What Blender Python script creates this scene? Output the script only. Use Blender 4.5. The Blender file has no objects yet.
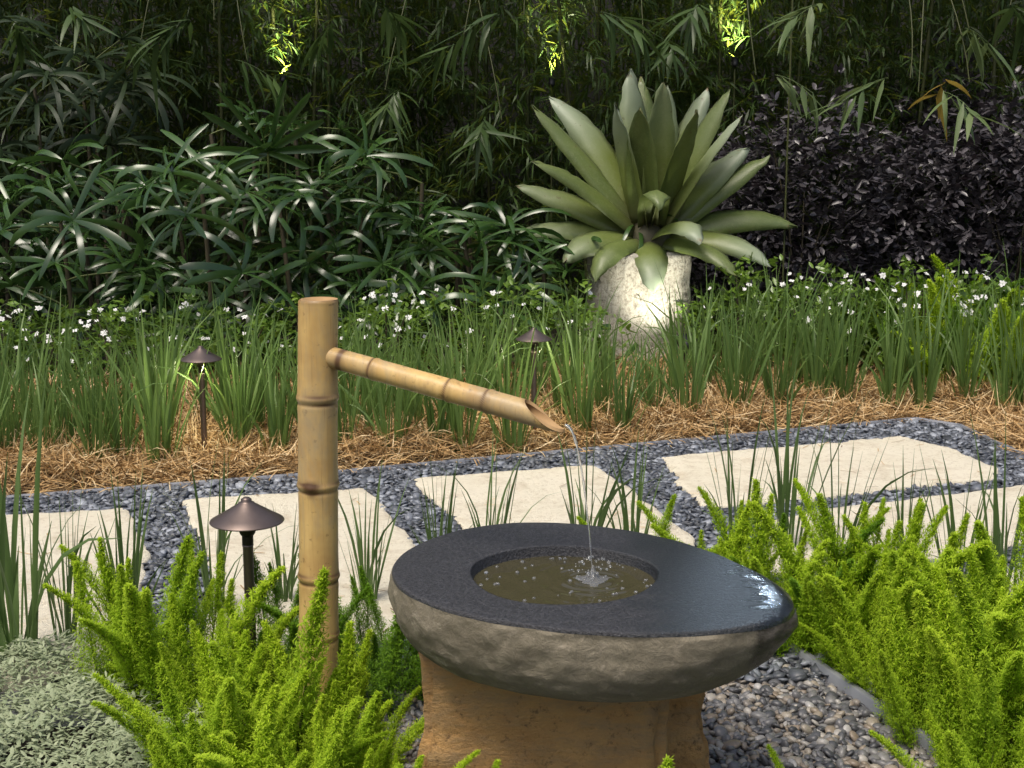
import bpy, math, random
import numpy as np
from mathutils import Vector, Matrix, Euler
R = math.radians
random.seed(7)
rng = np.random.default_rng(7)
C = bpy.context.scene.collection
S = bpy.context.scene

# ------------------------------------------------------------------ camera, world, sun
CAM_H, PITCH, FPX = 1.25, R(10.5), 1422.0
cam = bpy.data.cameras.new('camera'); co = bpy.data.objects.new('camera', cam); C.objects.link(co)
co.location = (0, 0, CAM_H); co.rotation_euler = (R(90) - PITCH, 0, 0)
cam.sensor_width = 36; cam.lens = FPX / 1024 * 36; cam.clip_start = 0.05; cam.clip_end = 400
S.camera = co
SUN_EL, SUN_AZ = R(64), R(-125)      # azimuth of the direction TO the sun, 0 = +X, 90 = +Y (away from camera)
w = bpy.data.worlds.new('World'); S.world = w; w.use_nodes = True
wn = w.node_tree; wn.nodes.clear()
sky = wn.nodes.new('ShaderNodeTexSky'); sky.sky_type = 'NISHITA'; sky.sun_disc = False
sky.sun_elevation = SUN_EL; sky.sun_rotation = R(90) - SUN_AZ
sky.dust_density = 5.0; sky.air_density = 1.0; sky.ozone_density = 1.0
bg = wn.nodes.new('ShaderNodeBackground'); bg.inputs['Strength'].default_value = 0.095
wo = wn.nodes.new('ShaderNodeOutputWorld')
wn.links.new(sky.outputs[0], bg.inputs[0]); wn.links.new(bg.outputs[0], wo.inputs[0])
sl = bpy.data.lights.new('sun', 'SUN'); sl.energy = 1.75; sl.angle = R(28); sl.color = (1.0, 0.93, 0.82)
so = bpy.data.objects.new('sun', sl); C.objects.link(so)
sd = Vector((math.cos(SUN_EL) * math.cos(SUN_AZ), math.cos(SUN_EL) * math.sin(SUN_AZ), math.sin(SUN_EL)))
so.rotation_euler = sd.to_track_quat('Z', 'Y').to_euler(); so.location = (0, 0, 8)
S.view_settings.view_transform = 'Standard'; S.view_settings.look = 'None'
S.view_settings.exposure = 0.72; S.view_settings.gamma = 1

# ------------------------------------------------------------------ layout helpers
cp, sp_ = math.cos(PITCH), math.sin(PITCH)
def ray(px, py):
    u = (px - 512) / FPX; v = (py - 384) / FPX
    return np.array([u, cp - v * sp_, -sp_ - v * cp])
def G(px, py, z=0.0):
    d = ray(px, py); return np.array([0, 0, CAM_H]) + d * ((z - CAM_H) / d[2])
def at(px, py, dist):
    d = ray(px, py); return np.array([0, 0, CAM_H]) + d * (dist / d[1])

# ------------------------------------------------------------------ mesh builder
class MB:
    def __init__(s): s.V = []; s.F = []; s.M = []; s.A = []; s.T = []; s.n = 0
    def add(s, V, F, mi=0, a=0.5, t=0.0):
        V = np.asarray(V, float).reshape(-1, 3); F = np.asarray(F, int)
        s.V.append(V); s.F.append(F + s.n); s.M.append(np.full(len(F), mi))
        s.A.append(np.broadcast_to(np.asarray(a, float), (len(V),)).copy())
        s.T.append(np.broadcast_to(np.asarray(t, float), (len(V),)).copy()); s.n += len(V)
    def mesh(s, name, mats, smooth=True):
        me = bpy.data.meshes.new(name)
        V = np.concatenate(s.V); me.vertices.add(len(V)); me.vertices.foreach_set('co', V.ravel())
        tot = np.concatenate([np.full(len(f), f.shape[1]) for f in s.F]); idx = np.concatenate([f.ravel() for f in s.F])
        me.loops.add(len(idx)); me.loops.foreach_set('vertex_index', idx.astype(np.int32))
        me.polygons.add(len(tot))
        st = np.concatenate([[0], np.cumsum(tot)[:-1]])
        me.polygons.foreach_set('loop_start', st.astype(np.int32))
        me.polygons.foreach_set('material_index', np.concatenate(s.M).astype(np.int32))
        me.polygons.foreach_set('use_smooth', np.full(len(tot), smooth))
        for nm, arr in (('rnd', s.A), ('t', s.T)):
            at_ = me.attributes.new(nm, 'FLOAT', 'POINT'); at_.data.foreach_set('value', np.concatenate(arr).astype(np.float32))
        for m in (mats if isinstance(mats, (list, tuple)) else [mats]): me.materials.append(m)
        me.update(calc_edges=True); me.validate()
        return me
def link(name, data, parent=None, loc=None, rot=None, sc=None):
    o = bpy.data.objects.new(name, data); C.objects.link(o)
    if parent: o.parent = parent
    if loc is not None: o.location = tuple(float(q) for q in loc)
    if rot is not None: o.rotation_euler = rot
    if sc is not None: o.scale = (sc, sc, sc) if np.isscalar(sc) else sc
    return o
def tag(o, label, cat, group=None, kind=None):
    if label: o['label'] = label
    if cat: o['category'] = cat
    if group: o['group'] = group
    if kind: o['kind'] = kind
    return o
def struct(o): o['kind'] = 'structure'; return o
def thing(name, label, cat, loc, rotz=0, group=None):
    o = link(name, None, None, loc, (0, 0, rotz)); o.empty_display_size = 0.05
    return tag(o, label, cat, group)

def grid_faces(nu, nv, closed=False, off=0):
    f = []
    for i in range(nu - 1):
        for j in range(nv if closed else nv - 1):
            k = (j + 1) % nv
            f.append((i * nv + j, i * nv + k, (i + 1) * nv + k, (i + 1) * nv + j))
    return np.array(f) + off
def lathe(prof, n=32, cap0=False, cap1=False):
    a = np.linspace(0, 2 * np.pi, n, endpoint=False)
    V = np.array([[(r * math.cos(q), r * math.sin(q), z) for q in a] for r, z in prof])
    F = grid_faces(len(prof), n, True)
    return V.reshape(-1, 3), F
def frames(P):
    P = np.asarray(P, float); T = np.gradient(P, axis=0); T /= np.linalg.norm(T, axis=1)[:, None]
    ref = np.array([0.0, 0, 1]) if abs(T[0][2]) < 0.9 else np.array([1.0, 0, 0])
    X = np.cross(T, ref); X /= np.linalg.norm(X, axis=1)[:, None]; Y = np.cross(X, T)
    return T, X, Y
def tube(P, r, n=8):
    P = np.asarray(P, float); r = np.broadcast_to(np.asarray(r, float), (len(P),))
    T, X, Y = frames(P); a = np.linspace(0, 2 * np.pi, n, endpoint=False)
    V = P[:, None] + r[:, None, None] * (np.cos(a)[None, :, None] * X[:, None] + np.sin(a)[None, :, None] * Y[:, None])
    return V.reshape(-1, 3), grid_faces(len(P), n, True)

P_SWORD = lambda t: np.clip(0.75 + 0.5 * t, 0, 1) * np.clip((1 - t) * 2.2, 0, 1) ** 0.8
P_LEAF = lambda t: np.sin(np.pi * np.clip(t * 0.93 + 0.05, 0, 1)) ** 0.8
P_STRAP = lambda t: np.clip(0.55 + 0.9 * t, 0, 1) * np.clip((1 - t) * 6.5, 0.12, 1) ** 0.5
P_LANCE = lambda t: np.clip(t * 5 + 0.15, 0, 1) * np.clip((1 - t) * 1.5, 0, 1) ** 0.75
def blades(mb, base, az, el, L, W, droop, nseg=4, prof=P_SWORD, fold=0.0, roll=0.0, a=None, mi=0, across=2, power=1.4):
    base = np.asarray(base, float).reshape(-1, 3); N = len(base)
    bc = lambda q: np.broadcast_to(np.asarray(q, float), (N,))
    az, el, L, W, droop, roll = map(bc, (az, el, L, W, droop, roll))
    t = np.linspace(0, 1, nseg + 1); tm = (t[1:] + t[:-1]) / 2
    ang = el[:, None] - droop[:, None] * tm[None] ** power
    dx = np.cos(ang) * L[:, None] / nseg; dz = np.sin(ang) * L[:, None] / nseg
    sx = np.concatenate([np.zeros((N, 1)), np.cumsum(dx, 1)], 1); sz = np.concatenate([np.zeros((N, 1)), np.cumsum(dz, 1)], 1)
    ca, sa = np.cos(az)[:, None], np.sin(az)[:, None]
    Pc = base[:, None] + np.stack([sx * ca, sx * sa, sz], -1)
    angv = el[:, None] - droop[:, None] * t[None] ** power
    Tn = np.stack([np.cos(angv) * ca, np.cos(angv) * sa, np.sin(angv)], -1)
    side = np.stack([-np.sin(az), np.cos(az), np.zeros(N)], -1)[:, None]
    side = np.broadcast_to(side, Tn.shape); nor = np.cross(Tn, side)
    cr, sr = np.cos(roll)[:, None, None], np.sin(roll)[:, None, None]
    sd_ = side * cr + nor * sr; nr = nor * cr - side * sr
    hw = 0.5 * W[:, None] * prof(t)[None]; hw = np.maximum(hw, 0.0004)
    if across == 2: offs = [(-1, 0), (1, 0)]
    elif across == 3: offs = [(-1, fold), (0, 0), (1, fold)]
    else: offs = [(-1, fold), (-0.5, fold * 0.3), (0, 0), (0.5, fold * 0.3), (1, fold)]
    V = np.stack([Pc + sd_ * (hw * o)[..., None] - nr * (hw * f)[..., None] for o, f in offs], 2)
    k = len(offs); per = (nseg + 1) * k
    f0 = grid_faces(nseg + 1, k); F = (f0[None] + (np.arange(N) * per)[:, None, None]).reshape(-1, 4)
    if a is None: a = rng.random(N)
    A = np.repeat(np.broadcast_to(a, (N,)), per); T = np.tile(np.repeat(t, k), N)
    mb.add(V, F, mi, A, T)

# ------------------------------------------------------------------ materials
class NT:
    def __init__(s, name):
        s.m = bpy.data.materials.new(name); s.m.use_nodes = True; s.t = s.m.node_tree; s.t.nodes.clear()
        s.out = s.t.nodes.new('ShaderNodeOutputMaterial')
    def n(s, typ, ins=None, **kw):
        q = s.t.nodes.new(typ)
        for k, v in kw.items(): setattr(q, k, v)
        for k, v in (ins or {}).items():
            if isinstance(v, bpy.types.NodeSocket): s.t.links.new(v, q.inputs[k])
            else: q.inputs[k].default_value = v
        return q
    def l(s, a, b): s.t.links.new(a, b)
    def attr(s, nm): return s.n('ShaderNodeAttribute', attribute_name=nm).outputs['Fac']
    def noise(s, scale, detail=4, rough=0.6, vec=None, dist=0.0):
        q = s.n('ShaderNodeTexNoise', {'Scale': scale, 'Detail': detail, 'Roughness': rough, 'Distortion': dist})
        if vec is not None: s.l(vec, q.inputs['Vector'])
        return q.outputs['Fac']
    def obj(s): return s.n('ShaderNodeTexCoord').outputs['Object']
    def scaled(s, sc): return s.n('ShaderNodeMapping', {'Vector': s.obj(), 'Scale': sc}).outputs[0]
    def mix(s, f, a, b, mode='MIX'):
        q = s.n('ShaderNodeMix', data_type='RGBA', blend_type=mode)
        for i, v in ((0, f), (6, a), (7, b)):
            if isinstance(v, bpy.types.NodeSocket): s.l(v, q.inputs[i])
            elif i == 0: q.inputs[0].default_value = v
            else: q.inputs[i].default_value = (*v, 1) if len(v) == 3 else v
        return q.outputs[2]
    def ramp(s, f, stops):
        q = s.n('ShaderNodeValToRGB'); s.l(f, q.inputs[0]); e = q.color_ramp.elements
        while len(e) < len(stops): e.new(0.5)
        for i, (p, c) in enumerate(stops):
            e[i].position = p; c = (c, c, c) if np.isscalar(c) else c; e[i].color = (*c, 1)
        return q.outputs[0]
    def math(s, op, a, b=0.0, clamp=False):
        q = s.n('ShaderNodeMath', operation=op, use_clamp=clamp)
        for i, v in ((0, a), (1, b)):
            if isinstance(v, bpy.types.NodeSocket): s.l(v, q.inputs[i])
            else: q.inputs[i].default_value = v
        return q.outputs[0]
    def bump(s, h, strength=0.3, dist=0.01): return s.n('ShaderNodeBump', {'Height': h, 'Strength': strength, 'Distance': dist}).outputs[0]
    def bsdf(s, **k):
        ins = {q.replace('_', ' '): v for q, v in k.items()}
        for q, v in list(ins.items()):
            if isinstance(v, tuple) and len(v) == 3: ins[q] = (*v, 1)
        return s.n('ShaderNodeBsdfPrincipled', ins)
    def done(s, sh): s.l(sh, s.out.inputs[0]); return s.m

def leaf_mat(name, c1, c2, rough=0.45, trans=0.25, spec=0.4, tip=None, tcol=None, base=None):
    q = NT(name); f = q.attr('rnd'); oi = q.n('ShaderNodeObjectInfo').outputs['Random']
    nz = q.noise(7, 3, 0.6, q.obj())
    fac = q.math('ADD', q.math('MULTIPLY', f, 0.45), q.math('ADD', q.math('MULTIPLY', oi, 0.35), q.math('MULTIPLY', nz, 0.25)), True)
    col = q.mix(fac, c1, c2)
    t = q.attr('t')
    if tip is not None:
        col = q.mix(q.ramp(t, [(0.80, 0.0), (1.0, 0.8)]), col, tip)
    if base is not None:
        col = q.mix(q.ramp(t, [(0.0, 0.9), (0.3, 0.0)]), col, base)
    b = q.bsdf(Base_Color=col, Roughness=rough, Specular_IOR_Level=spec)
    tr = q.n('ShaderNodeBsdfTranslucent')
    q.l(q.mix(0.75, col, tcol if tcol else tuple(min(1, 1.6 * v) for v in c2)), tr.inputs[0])
    mx = q.n('ShaderNodeMixShader', {0: trans}); q.l(b.outputs[0], mx.inputs[1]); q.l(tr.outputs[0], mx.inputs[2])
    return q.done(mx.outputs[0])

M = {}
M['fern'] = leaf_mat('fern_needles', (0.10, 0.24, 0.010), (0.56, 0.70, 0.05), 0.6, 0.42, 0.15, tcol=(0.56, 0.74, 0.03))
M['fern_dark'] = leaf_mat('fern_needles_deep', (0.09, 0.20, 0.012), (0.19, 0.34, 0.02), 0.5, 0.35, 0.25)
M['iris'] = leaf_mat('iris_blade', (0.042, 0.092, 0.022), (0.165, 0.26, 0.065), 0.42, 0.3, 0.4, base=(0.20, 0.25, 0.07))
M['reed'] = leaf_mat('reed_blade', (0.045, 0.085, 0.022), (0.12, 0.19, 0.055), 0.42, 0.25, 0.4)
M['palm'] = leaf_mat('palm_leaflet', (0.008, 0.028, 0.007), (0.055, 0.115, 0.024), 0.26, 0.15, 0.65)
M['fan'] = leaf_mat('fan_leaflet', (0.010, 0.022, 0.010), (0.030, 0.050, 0.020), 0.45, 0.15, 0.3)
M['bamboo_leaf'] = leaf_mat('bamboo_leaf', (0.010, 0.026, 0.007), (0.055, 0.100, 0.022), 0.45, 0.35, 0.35, tcol=(0.26, 0.32, 0.04))
M['bamboo_spray'] = leaf_mat('bamboo_spray_leaf', (0.06, 0.10, 0.04), (0.15, 0.20, 0.07), 0.45, 0.25, 0.3)
M['bamboo_yellow'] = leaf_mat('bamboo_yellow_leaf', (0.22, 0.16, 0.03), (0.34, 0.24, 0.05), 0.5, 0.25, 0.3)
M['purple'] = leaf_mat('purple_leaf', (0.026, 0.023, 0.027), (0.115, 0.106, 0.118), 0.34, 0.08, 0.6, tcol=(0.05, 0.02, 0.03))
M['gardenia'] = leaf_mat('gardenia_leaf', (0.04, 0.10, 0.014), (0.17, 0.27, 0.035), 0.3, 0.25, 0.5)
M['silver'] = leaf_mat('silver_leaf', (0.15, 0.20, 0.105), (0.42, 0.46, 0.30), 0.6, 0.15, 0.2)
M['petal'] = leaf_mat('white_petal', (0.72, 0.72, 0.68), (0.82, 0.82, 0.80), 0.5, 0.2, 0.3, tcol=(0.8, 0.8, 0.75))
M['stem'] = leaf_mat('green_stem', (0.05, 0.07, 0.02), (0.09, 0.11, 0.03), 0.5, 0.0, 0.3)
M['cane'] = leaf_mat('palm_cane', (0.05, 0.045, 0.03), (0.09, 0.075, 0.045), 0.7, 0.0, 0.2)

def m_soil():
    q = NT('soil'); v = q.obj(); n = q.noise(14, 8, 0.7, v); n2 = q.noise(90, 4, 0.7, v)
    b = q.bsdf(Base_Color=q.mix(n, (0.012, 0.009, 0.007), (0.05, 0.038, 0.026)), Roughness=0.95, Normal=q.bump(q.math('ADD', n, n2), 0.8, 0.03))
    return q.done(b.outputs[0])
def m_slab():
    q = NT('cream_stone'); v = q.obj(); n = q.noise(3.5, 6, 0.65, v); f = q.noise(75, 6, 0.75, v, 0.3); g = q.noise(220, 3, 0.7, v)
    c = q.mix(n, (0.68, 0.62, 0.47), (0.84, 0.785, 0.645))
    c = q.mix(q.ramp(f, [(0.36, 0.6), (0.46, 0.0)]), c, (0.46, 0.38, 0.25))
    st = q.noise(8, 5, 0.7, v, 0.6); c = q.mix(q.ramp(st, [(0.50, 0.0), (0.70, 0.55)]), c, (0.50, 0.41, 0.28))
    h = q.math('ADD', q.math('MULTIPLY', f, 1.0), q.math('MULTIPLY', g, 0.4))
    b = q.bsdf(Base_Color=c, Roughness=0.85, Specular_IOR_Level=0.25, Normal=q.bump(h, 0.9, 0.012))
    return q.done(b.outputs[0])
def m_chip(name, stops, rough, spec=0.5):
    q = NT(name); c = q.ramp(q.attr('rnd'), stops); n = q.noise(90, 4, 0.7, q.obj())
    c = q.mix(q.math('MULTIPLY', n, 0.5), c, (0.02, 0.02, 0.022))
    b = q.bsdf(Base_Color=c, Roughness=rough, Specular_IOR_Level=spec, Normal=q.bump(n, 0.25, 0.003))
    return q.done(b.outputs[0])
def m_straw():
    q = NT('pine_straw'); c = q.ramp(q.attr('rnd'), [(0, (0.15, 0.09, 0.038)), (0.4, (0.40, 0.245, 0.10)), (0.75, (0.56, 0.375, 0.175)), (1, (0.68, 0.54, 0.33))])
    b = q.bsdf(Base_Color=c, Roughness=0.75, Specular_IOR_Level=0.2); return q.done(b.outputs[0])
def m_mulch():
    q = NT('mulch_bed'); v = q.obj(); n = q.noise(40, 8, 0.75, v, 1.0)
    b = q.bsdf(Base_Color=q.mix(n, (0.06, 0.03, 0.014), (0.30, 0.17, 0.075)), Roughness=0.9, Normal=q.bump(n, 0.9, 0.03)); return q.done(b.outputs[0])
def m_bamboo_pole():
    q = NT('bamboo_cane'); v = q.scaled((55, 55, 2.5)); n = q.noise(1.0, 6, 0.65, v, 0.4); big = q.noise(6, 4, 0.6, q.obj()); sp = q.noise(55, 3, 0.6, q.obj())
    c = q.mix(n, (0.44, 0.27, 0.08), (0.70, 0.50, 0.205))
    c = q.mix(q.ramp(big, [(0.46, 0.0), (0.68, 0.7)]), c, (0.34, 0.19, 0.065))
    c = q.mix(q.ramp(sp, [(0.62, 0.0), (0.70, 0.6)]), c, (0.16, 0.09, 0.035)); gw = q.noise(3.2, 6, 0.7, q.scaled((3, 3, 1)), 0.8); c = q.mix(q.ramp(gw, [(0.46, 0.0), (0.62, 0.65)]), c, (0.33, 0.27, 0.17)); fs = q.noise(1.0, 3, 0.6, q.scaled((260, 260, 6))); c = q.mix(q.ramp(fs, [(0.60, 0.0), (0.72, 0.4)]), c, (0.22, 0.13, 0.05))
    c = q.mix(q.attr('t'), c, (0.10, 0.052, 0.025))
    b = q.bsdf(Base_Color=c, Roughness=0.42, Specular_IOR_Level=0.4, Normal=q.bump(n, 0.15, 0.004)); return q.done(b.outputs[0])
def m_simple(name, col, rough=0.6, metal=0.0, spec=0.5, nscale=None, col2=None, bump=0.0):
    q = NT(name); k = dict(Roughness=rough, Metallic=metal, Specular_IOR_Level=spec)
    if nscale:
        n = q.noise(nscale, 6, 0.65, q.obj()); k['Base_Color'] = q.mix(n, col, col2)
        if bump: k['Normal'] = q.bump(n, bump, 0.01)
    else: k['Base_Color'] = col
    b = q.bsdf(**k); return q.done(b.outputs[0])
def m_basin_top():
    q = NT('dark_granite'); v = q.obj(); g = q.ramp(q.noise(230, 3, 0.7, v), [(0.38, 0.0), (0.66, 1.0)]); n = q.noise(9, 5, 0.6, v, 0.3); p = q.noise(120, 4, 0.7, v)
    c = q.mix(g, (0.006, 0.006, 0.008), (0.062, 0.064, 0.072)); c = q.mix(q.math('MULTIPLY', n, 0.5), c, (0.026, 0.026, 0.030))
    x = q.n('ShaderNodeSeparateXYZ', {0: v}).outputs[0]
    wet = q.ramp(q.math('ADD', q.math('MULTIPLY', x, 2.2), q.math('MULTIPLY', n, 0.55)), [(0.42, 0.0), (0.62, 1.0)])
    pud = q.ramp(q.math('ADD', x, q.math('MULTIPLY', q.noise(22, 5, 0.65, q.scaled((0.6, 1.6, 1)), 0.6), 0.20)), [(0.385, 0.0), (0.425, 1.0)])
    ro = q.math('SUBTRACT', q.math('ADD', 0.40, q.math('MULTIPLY', p, 0.25)), q.math('ADD', q.math('MULTIPLY', wet, 0.12), q.math('MULTIPLY', pud, 0.29)))
    c = q.mix(q.math('MULTIPLY', wet, 0.75), c, (0.010, 0.014, 0.017))
    b = q.bsdf(Base_Color=c, Roughness=ro, Specular_IOR_Level=0.55, Normal=q.bump(q.math('MULTIPLY', q.math('ADD', p, g), q.math('SUBTRACT', 1.0, q.math('MULTIPLY', pud, 0.88))), 0.5, 0.004)); return q.done(b.outputs[0])
def m_basin_side():
    q = NT('weathered_boulder'); v = q.obj(); n = q.noise(7, 8, 0.7, v, 0.5); f = q.noise(46, 8, 0.8, v, 0.6); s = q.noise(16, 7, 0.7, q.scaled((1, 1, 2.2)), 0.8)
    c = q.mix(f, (0.10, 0.09, 0.062), (0.34, 0.295, 0.21))
    c = q.mix(q.ramp(n, [(0.40, 0.0), (0.62, 0.8)]), c, (0.14, 0.12, 0.08))
    c = q.mix(q.ramp(s, [(0.54, 0.0), (0.66, 0.75)]), c, (0.38, 0.33, 0.25))
    sep = q.n('ShaderNodeSeparateXYZ', {0: v})
    wet = q.ramp(q.math('ADD', sep.outputs[0], q.math('MULTIPLY', n, 0.08)), [(0.315, 0.0), (0.33, 1.0)])
    c = q.mix(q.math('MULTIPLY', wet, 0.85), c, (0.022, 0.018, 0.014))
    ro = q.math('SUBTRACT', 0.72, q.math('MULTIPLY', wet, 0.45))
    b = q.bsdf(Base_Color=c, Roughness=ro, Specular_IOR_Level=0.4, Normal=q.bump(q.math('ADD', f, n), 0.7, 0.012)); return q.done(b.outputs[0])
def m_rock():
    q = NT('sandstone_block'); v = q.obj(); n = q.noise(7, 9, 0.75, v, 0.15); f = q.noise(45, 7, 0.75, v); l = q.noise(2.2, 8, 0.75, q.scaled((2, 2, 7)), 0.1)
    c = q.mix(n, (0.36, 0.165, 0.05), (0.84, 0.53, 0.21)); c = q.mix(q.ramp(l, [(0.45, 0.0), (0.60, 0.75)]), c, (0.40, 0.28, 0.15))
    c = q.mix(q.ramp(f, [(0.33, 0.7), (0.44, 0.0)]), c, (0.10, 0.06, 0.03))
    b = q.bsdf(Base_Color=c, Roughness=0.7, Specular_IOR_Level=0.35, Normal=q.bump(q.math('ADD', f, l), 0.9, 0.02)); return q.done(b.outputs[0])
def m_water():
    q = NT('pool_water'); v = q.obj(); n = q.noise(26, 3, 0.5, v)
    b = q.bsdf(Base_Color=(0.052, 0.047, 0.026), Roughness=0.03, Specular_IOR_Level=0.5, IOR=1.33, Normal=q.bump(n, 0.15, 0.004)); return q.done(b.outputs[0])
def m_stream():
    q = NT('clear_water'); b = q.bsdf(Base_Color=(0.95, 0.97, 1.0), Roughness=0.06, IOR=1.33, Transmission_Weight=0.9); return q.done(b.outputs[0])
def m_brom():
    q = NT('bromeliad_leaf'); t = q.attr('t'); n = q.noise(9, 5, 0.6, q.obj()); oi = q.n('ShaderNodeObjectInfo').outputs['Random']
    c = q.mix(n, (0.06, 0.095, 0.022), (0.14, 0.18, 0.045)); c = q.mix(q.math('MULTIPLY', oi, 0.6), c, (0.20, 0.24, 0.05))
    st = q.noise(55, 4, 0.7, q.obj(), 1.5); c = q.mix(q.ramp(st, [(0.48, 0.0), (0.68, 0.45)]), c, (0.22, 0.25, 0.10))
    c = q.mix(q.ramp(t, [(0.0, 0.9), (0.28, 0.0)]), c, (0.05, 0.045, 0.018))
    pale = q.math('MULTIPLY', q.ramp(t, [(0.45, 0.0), (1.0, 0.85)]), q.ramp(oi, [(0.35, 0.1), (0.6, 1.0)]))
    c = q.mix(pale, c, (0.34, 0.40, 0.31))
    sp = q.noise(20, 5, 0.7, q.obj()); br = q.math('ADD', q.math('MULTIPLY', sp, 0.5), q.math('MULTIPLY', t, 0.55))
    c = q.mix(q.ramp(br, [(0.80, 0.0), (0.86, 0.8)]), c, (0.16, 0.10, 0.04))
    sc = q.noise(33, 2, 0.5, q.obj()); c = q.mix(q.ramp(sc, [(0.70, 0.0), (0.74, 0.6)]), c, (0.10, 0.08, 0.035))
    b = q.bsdf(Base_Color=c, Roughness=q.math('ADD', 0.28, q.math('MULTIPLY', st, 0.3)), Specular_IOR_Level=0.5, Normal=q.bump(st, 0.12, 0.006))
    tr = q.n('ShaderNodeBsdfTranslucent', {0: (0.32, 0.36, 0.05, 1)}); mx = q.n('ShaderNodeMixShader', {0: 0.15})
    q.l(b.outputs[0], mx.inputs[1]); q.l(tr.outputs[0], mx.inputs[2]); return q.done(mx.outputs[0])
def m_stump():
    q = NT('pale_trunk'); v = q.obj(); n = q.noise(6, 7, 0.7, v, 0.5); f = q.noise(45, 6, 0.75, v); vs = q.noise(1.0, 5, 0.7, q.scaled((14, 14, 3)))
    c = q.mix(n, (0.30, 0.28, 0.22), (0.58, 0.55, 0.46)); c = q.mix(q.ramp(f, [(0.36, 0.7), (0.52, 0.0)]), c, (0.12, 0.10, 0.07))
    c = q.mix(q.ramp(vs, [(0.56, 0.0), (0.72, 0.5)]), c, (0.20, 0.19, 0.11))
    b = q.bsdf(Base_Color=c, Roughness=0.9, Specular_IOR_Level=0.2, Normal=q.bump(q.math('ADD', f, vs), 0.8, 0.02)); return q.done(b.outputs[0])
M['soil'] = m_soil(); M['slab'] = m_slab(); M['straw'] = m_straw(); M['mulch'] = m_mulch(); M['pole'] = m_bamboo_pole()
M['slate'] = m_chip('slate_chip', [(0, (0.045, 0.05, 0.06)), (0.45, (0.105, 0.117, 0.14)), (0.8, (0.20, 0.22, 0.26)), (1, (0.40, 0.43, 0.48))], 0.45)
M['pebble'] = m_chip('river_pebble', [(0, (0.05, 0.053, 0.06)), (0.3, (0.13, 0.13, 0.14)), (0.6, (0.22, 0.215, 0.21)), (0.78, (0.26, 0.205, 0.15)), (0.9, (0.36, 0.32, 0.26)), (1, (0.44, 0.43, 0.42))], 0.4)
M['top'] = m_basin_top(); M['side'] = m_basin_side(); M['rock'] = m_rock(); M['water'] = m_water(); M['stream'] = m_stream()
M['brom'] = m_brom(); M['stump'] = m_stump()
M['bronze'] = m_simple('bronze', (0.12, 0.09, 0.078), 0.42, 0.75, 0.5, 30, (0.19, 0.15, 0.135))
M['lens'] = m_simple('frosted_lens', (0.22, 0.21, 0.18), 0.3)
M['bronze_dark'] = m_simple('bronze_dark', (0.03, 0.024, 0.018), 0.5, 0.6)
M['black'] = m_simple('black_metal', (0.02, 0.02, 0.022), 0.5, 0.3)
M['edge'] = m_simple('grey_edging', (0.16, 0.17, 0.19), 0.5, 0.2, 0.5, 12, (0.26, 0.27, 0.30))
M['cutend'] = m_simple('bamboo_cut', (0.30, 0.185, 0.085), 0.7, 0, 0.2, 60, (0.46, 0.30, 0.15))
M['wall'] = m_simple('garden_wall', (0.03, 0.03, 0.03), 0.9, 0, 0.2, 4, (0.06, 0.058, 0.06), 0.5)
M['culm'] = m_simple('living_culm', (0.03, 0.04, 0.012), 0.5, 0, 0.3, 9, (0.08, 0.085, 0.03))

# ------------------------------------------------------------------ ground
def inpoly(P, poly):
    x, y = P[:, 0], P[:, 1]; ins = np.zeros(len(P), bool); n = len(poly)
    for i in range(n):
        x1, y1 = poly[i][:2]; x2, y2 = poly[(i + 1) % n][:2]
        c = ((y1 > y) != (y2 > y)) & (x < (x2 - x1) * (y - y1) / (y2 - y1 + 1e-12) + x1); ins ^= c
    return ins
def sample(poly, step, z, jit=0.45):
    poly = np.array(poly)[:, :2]; a = poly.min(0); b = poly.max(0)
    X, Y = np.meshgrid(np.arange(a[0], b[0], step), np.arange(a[1], b[1], step))
    P = np.stack([X.ravel(), Y.ravel()], 1); P += rng.uniform(-jit, jit, P.shape) * step
    P = P[inpoly(P, poly)]; return np.column_stack([P, np.full(len(P), z)])
mb = MB(); mb.add([(-120, -120, 0), (120, -120, 0), (120, 120, 0), (-120, 120, 0)], [(0, 1, 2, 3)])
g = struct(link('ground', mb.mesh('ground', M['soil'])))

# path outline (ground coordinates found from the slope of the kerb line)
path_px = [(-260, 525), (0, 506), (330, 480), (600, 455), (915, 425), (960, 432), (1024, 462), (1250, 560), (1300, 760), (-300, 720)]
path = [G(*p) for p in path_px]
def sheet(name, poly, z, mat):
    mb = MB(); V = np.array(poly); V[:, 2] = z; mb.add(V, [list(range(len(V)))]); o = struct(link(name, mb.mesh(name, mat))); return o
sheet('path', path, 0.006, M['edge'])
# slabs
def slab_outline(px, z, jag):
    pts = np.array([G(x, y, z)[:2] for x, y in px]); n = len(pts); out = []
    for i in range(n):                       # rounded corners
        p0, p1, p2 = pts[i - 1], pts[i], pts[(i + 1) % n]
        la = np.linalg.norm(p0 - p1); lb = np.linalg.norm(p2 - p1); r = min(0.035, 0.3 * la, 0.3 * lb)
        a = p1 + (p0 - p1) / la * r; b = p1 + (p2 - p1) / lb * r
        for k in (0, .33, .66, 1): out.append((1 - k) ** 2 * a + 2 * k * (1 - k) * p1 + k * k * b)
        m = max(2, int((lb - 2 * r) / 0.025))
        nxt = p2 + (p1 - p2) / lb * r
        for k in range(1, m): out.append(b + (nxt - b) * k / m)
    out = np.array(out); ph = np.arange(len(out))
    j = rng.normal(0, jag, (len(out), 2)); j = (j + np.roll(j, 1, 0) + np.roll(j, -1, 0)) / 2
    return out + j
slab_polys = []
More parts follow.
